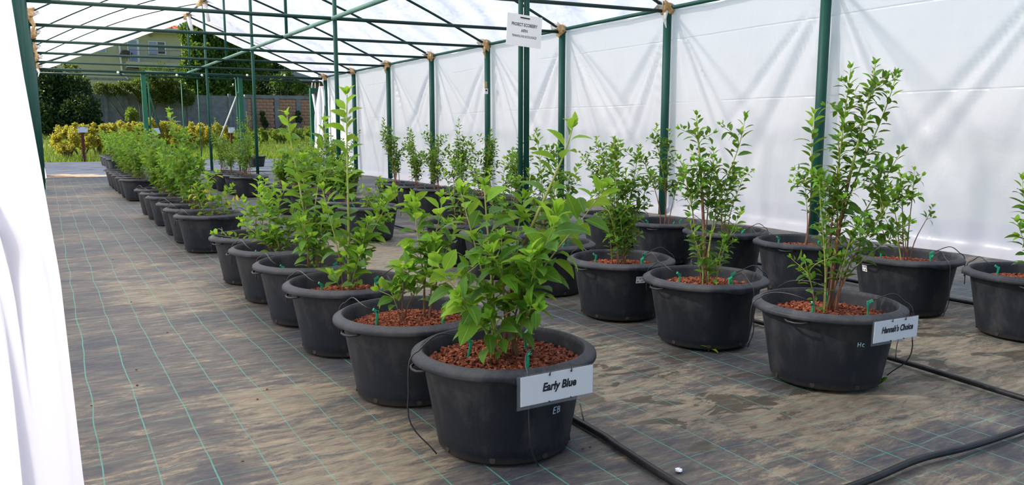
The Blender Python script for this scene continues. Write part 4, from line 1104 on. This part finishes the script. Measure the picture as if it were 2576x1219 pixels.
# concrete panel wall, then terracotta block wall
WY = 48.0
cw0 = W(360, 330, WY)
cw = tag(empty('concrete_wall', (cw0.x, WY, 1.0)), 'grey concrete panel garden wall in front of the house', 'wall')
def wx(px, py): 
    p = W(px, py, WY); return p.x - cw0.x, p.z - 1.0
px = 60
zt = wx(360, 236)[1]; zb = -.4
while px < 632:
    a = wx(px, 300)[0]; b = wx(px + 52, 300)[0]
    for q in range(4):
        mb = MB(); mb.box((a + .07, 0, zb + (zt - zb) * q / 4), (b - .07, .07 + .012 * (q % 2), zb + (zt - zb) * (q + 1) / 4)); mb.build('panel', M['concrete'], cw)
    mb = MB(); mb.box((a - .08, -.07, zb), (a + .08, .12, zt + .12)); mb.build('wall_post', M['concrete'], cw); px += 52
bw0 = W(720, 330, WY)
bw = tag(empty('brick_wall', (bw0.x, WY, 1.0)), 'terracotta block wall with grey pillars and a concrete cap', 'wall')
def bx_(px, py): 
    p = W(px, py, WY); return p.x - bw0.x, p.z - 1.0
ztop = bx_(720, 240)[1]; zc = bx_(720, 249)[1]; zbot = -.4
xl_, xr_ = bx_(618, 300)[0], bx_(850, 300)[0]
mb = MB(); mb.box((xl_, .06, zbot), (xr_, .22, zc)); mb.build('mortar', M['concrete'], bw)
mb = MB(); mb.box((xl_, -.06, zc), (xr_, .26, ztop)); mb.build('cap', M['concrete'], bw)
pil = [bx_(q, 300)[0] for q in (640, 698, 752, 806)]
for q in pil:
    mb = MB(); mb.box((q - .14, -.05, zbot), (q + .14, .24, zc)); mb.build('pillar', M['concrete'], bw)
bmesh_ = MB(); bmesh_.box((0, 0, 0), (.385, .10, .175)); BR = bmesh_.mesh('brick', M['brick'])
brg = random.Random(8)
edges = [xl_] + pil + [xr_]
for a, b in zip(edges, edges[1:]):
    z = zbot; rowi = 0
    while z < zc - .12:
        x = a + .15; first = True
        while x < b - .16:
            w = .385 if not (first and rowi % 2) else .20
            w = min(w, b - .15 - x)
            if w > .08:
                o = link('brick', BR, bw); o.location = (x, -.015 + brg.uniform(-.012, .012), z); o.scale = ((w - .012) / .385, 1, .95)
            x += w + .004; first = False
        z += .185; rowi += 1

# trees
def tree(name, label, px, py_base, Y, clumps_px, n, size, m, seed, trunk=True, group=None, shell=.55, aspect=.55):
    b = W(px, py_base, Y); b.z = lawn_z(Y)
    e = tag(empty(name, b), label, 'tree' if trunk else 'shrub', group)
    cl = []
    for (cx, cy, rp, dy) in clumps_px:
        c = W(cx, cy, Y + dy); rad = rp * depth(c) / F
        cl.append((c - b, rad))
    cloud('foliage', cl, n, size, M[m], e, seed, shell=shell, aspect=aspect)
    if not trunk:
        for q, (c, rad) in enumerate(cl[:6]):
            mb = MB(); mb.tube([(c.x * .15, c.y * .15, -.15), (c.x * .6, c.y * .5, c.z * .5), c], [.04, .03, .012], 5); mb.build('stem', M['bark'], e, True)
    if trunk:
        top = cl[0][0]
        mb = MB(); mb.tube([(0, 0, -.1), (top.x * .3, top.y * .2, top.z * .5), (top.x * .7, top.y * .5, top.z)], [.22, .17, .08], 8); mb.build('trunk', M['bark'], e, True)
        for q, (c, rad) in enumerate(cl[1:5]):
            mb = MB(); mb.tube([(top.x * .3, top.y * .2, top.z * .45), (c * .75), c], [.1, .06, .03], 6); mb.build('branch', M['bark'], e, True)
    return e
tree('leafy_tree', 'tall broad tree with sunlit green leaves beside the yellow house', 540, 330, 56,
     [(530, 130, 55, 0), (490, 90, 40, 0), (505, 150, 45, -1), (545, 85, 42, 0), (590, 120, 50, 1), (480, 190, 38, -1), (530, 210, 50, -1), (590, 200, 55, 0), (500, 240, 30, -1.5), (630, 160, 45, 2)], 26000, .24, 'tree', 1)
tree('leafy_tree', 'dark rounded tree behind the brick wall beside the tall tree', 660, 330, 64,
     [(670, 190, 45, 0), (640, 230, 45, -1), (700, 170, 38, 0), (720, 215, 34, 0), (610, 260, 40, -1), (690, 240, 32, -2), (655, 130, 35, 1)], 15000, .22, 'treedark', 2)
tree('dark_shrub', 'large dark evergreen shrub at the concrete wall', 150, 345, 44,
     [(130, 250, 60, 0), (180, 230, 50, 0), (205, 280, 48, -1), (110, 200, 45, 0), (160, 310, 48, -1), (95, 290, 50, -1), (60, 240, 50, 0), (225, 310, 30, -1)], 17000, .16, 'treedark', 3, False)
tree('thin_shrub', 'thin leafy shoots rising above the dark shrub', 190, 345, 45, [(187, 175, 14, 0), (165, 170, 12, 0), (200, 205, 20, 0), (180, 200, 16, 0)], 500, .16, 'hedge', 4, False)
tree('climbing_vine', 'sprawling vine with yellowing leaves on top of the concrete wall', 360, 330, 47.2,
     [(250, 222, 16, 0), (280, 225, 17, 0), (310, 222, 19, 0), (345, 220, 22, 0), (380, 215, 24, 0), (410, 205, 26, 0), (440, 225, 24, 0), (470, 245, 22, 0), (400, 240, 20, 0), (360, 245, 16, 0), (375, 190, 14, 0), (425, 240, 22, 0)], 9000, .13, 'hedge', 5, False)
tree('wispy_shrub', 'pale wispy shrub growing over the wall before the balcony', 385, 330, 48.6, [(350, 200, 20, 0), (375, 190, 26, 0), (400, 185, 26, 0), (425, 195, 24, 0), (360, 170, 10, 0), (405, 160, 9, 0)], 2600, .11, 'tree', 6, False, aspect=.25)
tree('climbing_vine', 'dark vine creeping down the brick wall', 668, 330, 47.6, [(660, 285, 7, 0), (662, 300, 8, 0), (668, 312, 9, 0), (750, 285, 7, 0), (752, 300, 9, 0)], 900, .12, 'treedark', 7, False)
tree('young_tree', 'round bright young tree above the yellow shrubs', 330, 345, 38, [(330, 284, 15, 0), (336, 292, 14, 0), (325, 298, 10, 0)], 900, .09, 'grass', 8, True)
tree('green_shrub', 'leafy green shrubs under the grey building', 735, 330, 60, [(720, 190, 16, 0), (700, 205, 20, 0), (745, 215, 18, 0), (765, 225, 14, 0)], 1500, .2, 'tree', 9, False)

# yellowing field shrubs, one by one
yr = random.Random(17)
yl = ['yellow', 'golden', 'amber', 'orange tinged', 'yellow green', 'rusty yellow']
spots = [(165, 385, 33.0, 48, 78), (205, 375, 35.0, 40, 62), (245, 372, 35.5, 44, 64), (285, 370, 36.0, 46, 66), (325, 372, 35, 42, 70), (365, 366, 37, 44, 72), (405, 366, 37, 44, 62), (445, 364, 38, 44, 60), (485, 362, 38.5, 40, 56), (525, 360, 39, 40, 52), (565, 358, 40, 34, 42)]
where = ['at the grass edge', 'beside the field sign', 'behind the field sign', 'behind the far pots', 'under the young tree', 'behind the left door post', 'right of the left door post', 'before the concrete wall', 'behind the thin gable rods', 'beside the pale brace', 'behind the right door post']
for k, (px, pb, Y, wpx, hpx) in enumerate(spots):
    cl = []
    for q in range(22):
        f = (q + .5) / 22
        cl.append((px + yr.uniform(-.62, .62) * wpx, pb - hpx * (.08 + .84 * f), wpx * yr.uniform(.16, .34) * (1.15 - .5 * f), yr.uniform(-.5, .5)))
    tree('field_shrub', 'field blueberry shrub with %s autumn leaves %s' % (yl[k % 6], where[k]), px, pb, Y, cl, 4200, .085, 'yellowbush', 40 + k, False, 'yellowing shrubs in the field', .15)
# low green field plants to the right
for k, (px, pb, Y, wpx, hpx) in enumerate([(650, 352, 40, 30, 34), (700, 352, 40, 34, 30), (745, 350, 41, 34, 34), (790, 350, 41, 30, 36), (610, 356, 39, 30, 40)]):
    cl = [(px + yr.uniform(-.6, .6) * wpx, pb - hpx * (.02 + .8 * q / 14), wpx * yr.uniform(.16, .30), yr.uniform(-.3, .3)) for q in range(14)]
    tree('field_plant', 'low green field plant %s' % ['before the brick wall pillar', 'under the block wall', 'before the dark vine', 'near the green gate frame', 'behind the right door post'][k], px, pb, Y, cl, 1600, .08, 'grass', 70 + k, False, 'green plants in the field')

# grass blades of the sunny field
def grass_patch():
    g = np.random.default_rng(4); n = 60000
    x = g.uniform(-6, 34, n); y = 31.4 + 15.2 * g.random(n) ** 1.3
    z = np.array([lawn_z(v) for v in y])
    h = g.uniform(.10, .32, n); a = g.random(n) * 6.28; l = g.normal(size=(n, 2)) * .08
    w = .014
    dx, dy = np.cos(a) * w, np.sin(a) * w
    V = np.stack([np.stack([x - dx, y - dy, z - .03], 1), np.stack([x + dx, y + dy, z - .03], 1), np.stack([x + l[:, 0], y + l[:, 1], z + h], 1)], 1).reshape(-1, 3)
    k = np.arange(n) * 3; me = bpy.data.meshes.new('grass'); me.from_pydata(V.tolist(), [], np.stack([k, k + 1, k + 2], 1).tolist())
    at = me.attributes.new('rnd', 'FLOAT', 'POINT'); at.data.foreach_set('value', np.repeat(g.random(n), 3).astype(np.float32)); me.materials.append(M['grass']); me.update()
    o = link('grass', me); tag(o, 'sunlit yellow green grass covering the field', 'grass', kind='stuff')
grass_patch()

# field signs on brown stakes
for k, (px, py, pb, Y, w) in enumerate([(208, 326, 392, 31.6, 22), (393, 329, 372, 31.6, 20), (583, 327, 372, 33, 15)]):
    c = W(px, py, Y); s = depth(c) / F; b = c.copy(); b.z = lawn_z(Y)
    e = tag(empty('field_sign', b), ['white sign board on a brown stake at the grass edge', 'white sign board on a brown stake behind the left door post', 'white sign board beside the pale diagonal brace'][k], 'sign')
    mb = MB(); mb.box((-.045 - .02, 0, -.05), (.045 - .02, .05, c.z - b.z)); mb.build('stake', M['brown_post'], e)
    mb = MB(); mb.box((-w * s / 2, -.03, c.z - b.z - 7 * s), (w * s / 2, -.005, c.z - b.z + 7 * s)); mb.build('board', M['paper'], e)
    mb = MB()
    for q in (-.35, .35): mb.add(*blob((q * w * s, -.035, c.z - b.z + 5 * s), .015, q))
    mb.build('screw', M['ink'], e)

# green gate frame and loose tubes beyond the film wall end
GY = 27.0
g0 = W(805, 380, GY); g0.z = 0
gf = tag(empty('gate_frame', g0), 'bright green steel gate frame with a pale hoop beyond the tunnel end', 'gate')
def gp(px, py, dy=0): 
    p = W(px, py, GY + dy); return p - g0
for (a, b, dy) in ((783, 780, 1.2), (807, 806, 0)):
    t = gp(a, 226, dy); u = gp(b, 395, dy); u.z = 0; u.x = t.x
    mb = MB(); mb.box((t.x - .06, t.y - .06, 0), (t.x + .06, t.y + .06, t.z)); mb.build('gate_post', M['green_light'], gf)
a = gp(779, 226); b = gp(826, 228); mb = MB(); mb.box((a.x, -.06, a.z - .06), (b.x, .06, a.z + .06)); mb.build('gate_beam', M['green_light'], gf)
pts = [gp(784, 226), gp(786, 205), gp(796, 199), gp(812, 200), gp(820, 206), gp(821, 226)]
mb = MB(); mb.tube(pts, .022, 6); mb.build('hoop', M['galv'], gf, True)
for q in (793, 804):
    mb = MB(); mb.tube([gp(q, 226), gp(q, 200)], .016, 6); mb.build('hoop_rod', M['galv'], gf)
mb = MB(); mb.tube([gp(788, 236), gp(803, 325)], .05, 8); mb.build('leaning_pipe', M['galv'], gf, True)
# loose end of the side film
def flap(u, v):
    z = v * 2.25; x = XR + .02 - .32 * u * (1 - .75 * v) + .03 * math.sin(v * 9 + u * 5); y = YEND + .25 + .25 * u + .04 * math.sin(u * 14 + v * 3)
    return (x, y, z)
o = grid_mesh('film_flap', flap, 16, 24, M['film_wall']); tag(o, 'loose white film flap at the far end of the side wall', 'film')

# young potted-plot rows: none beyond; print summary
print('objects', len(bpy.data.objects))
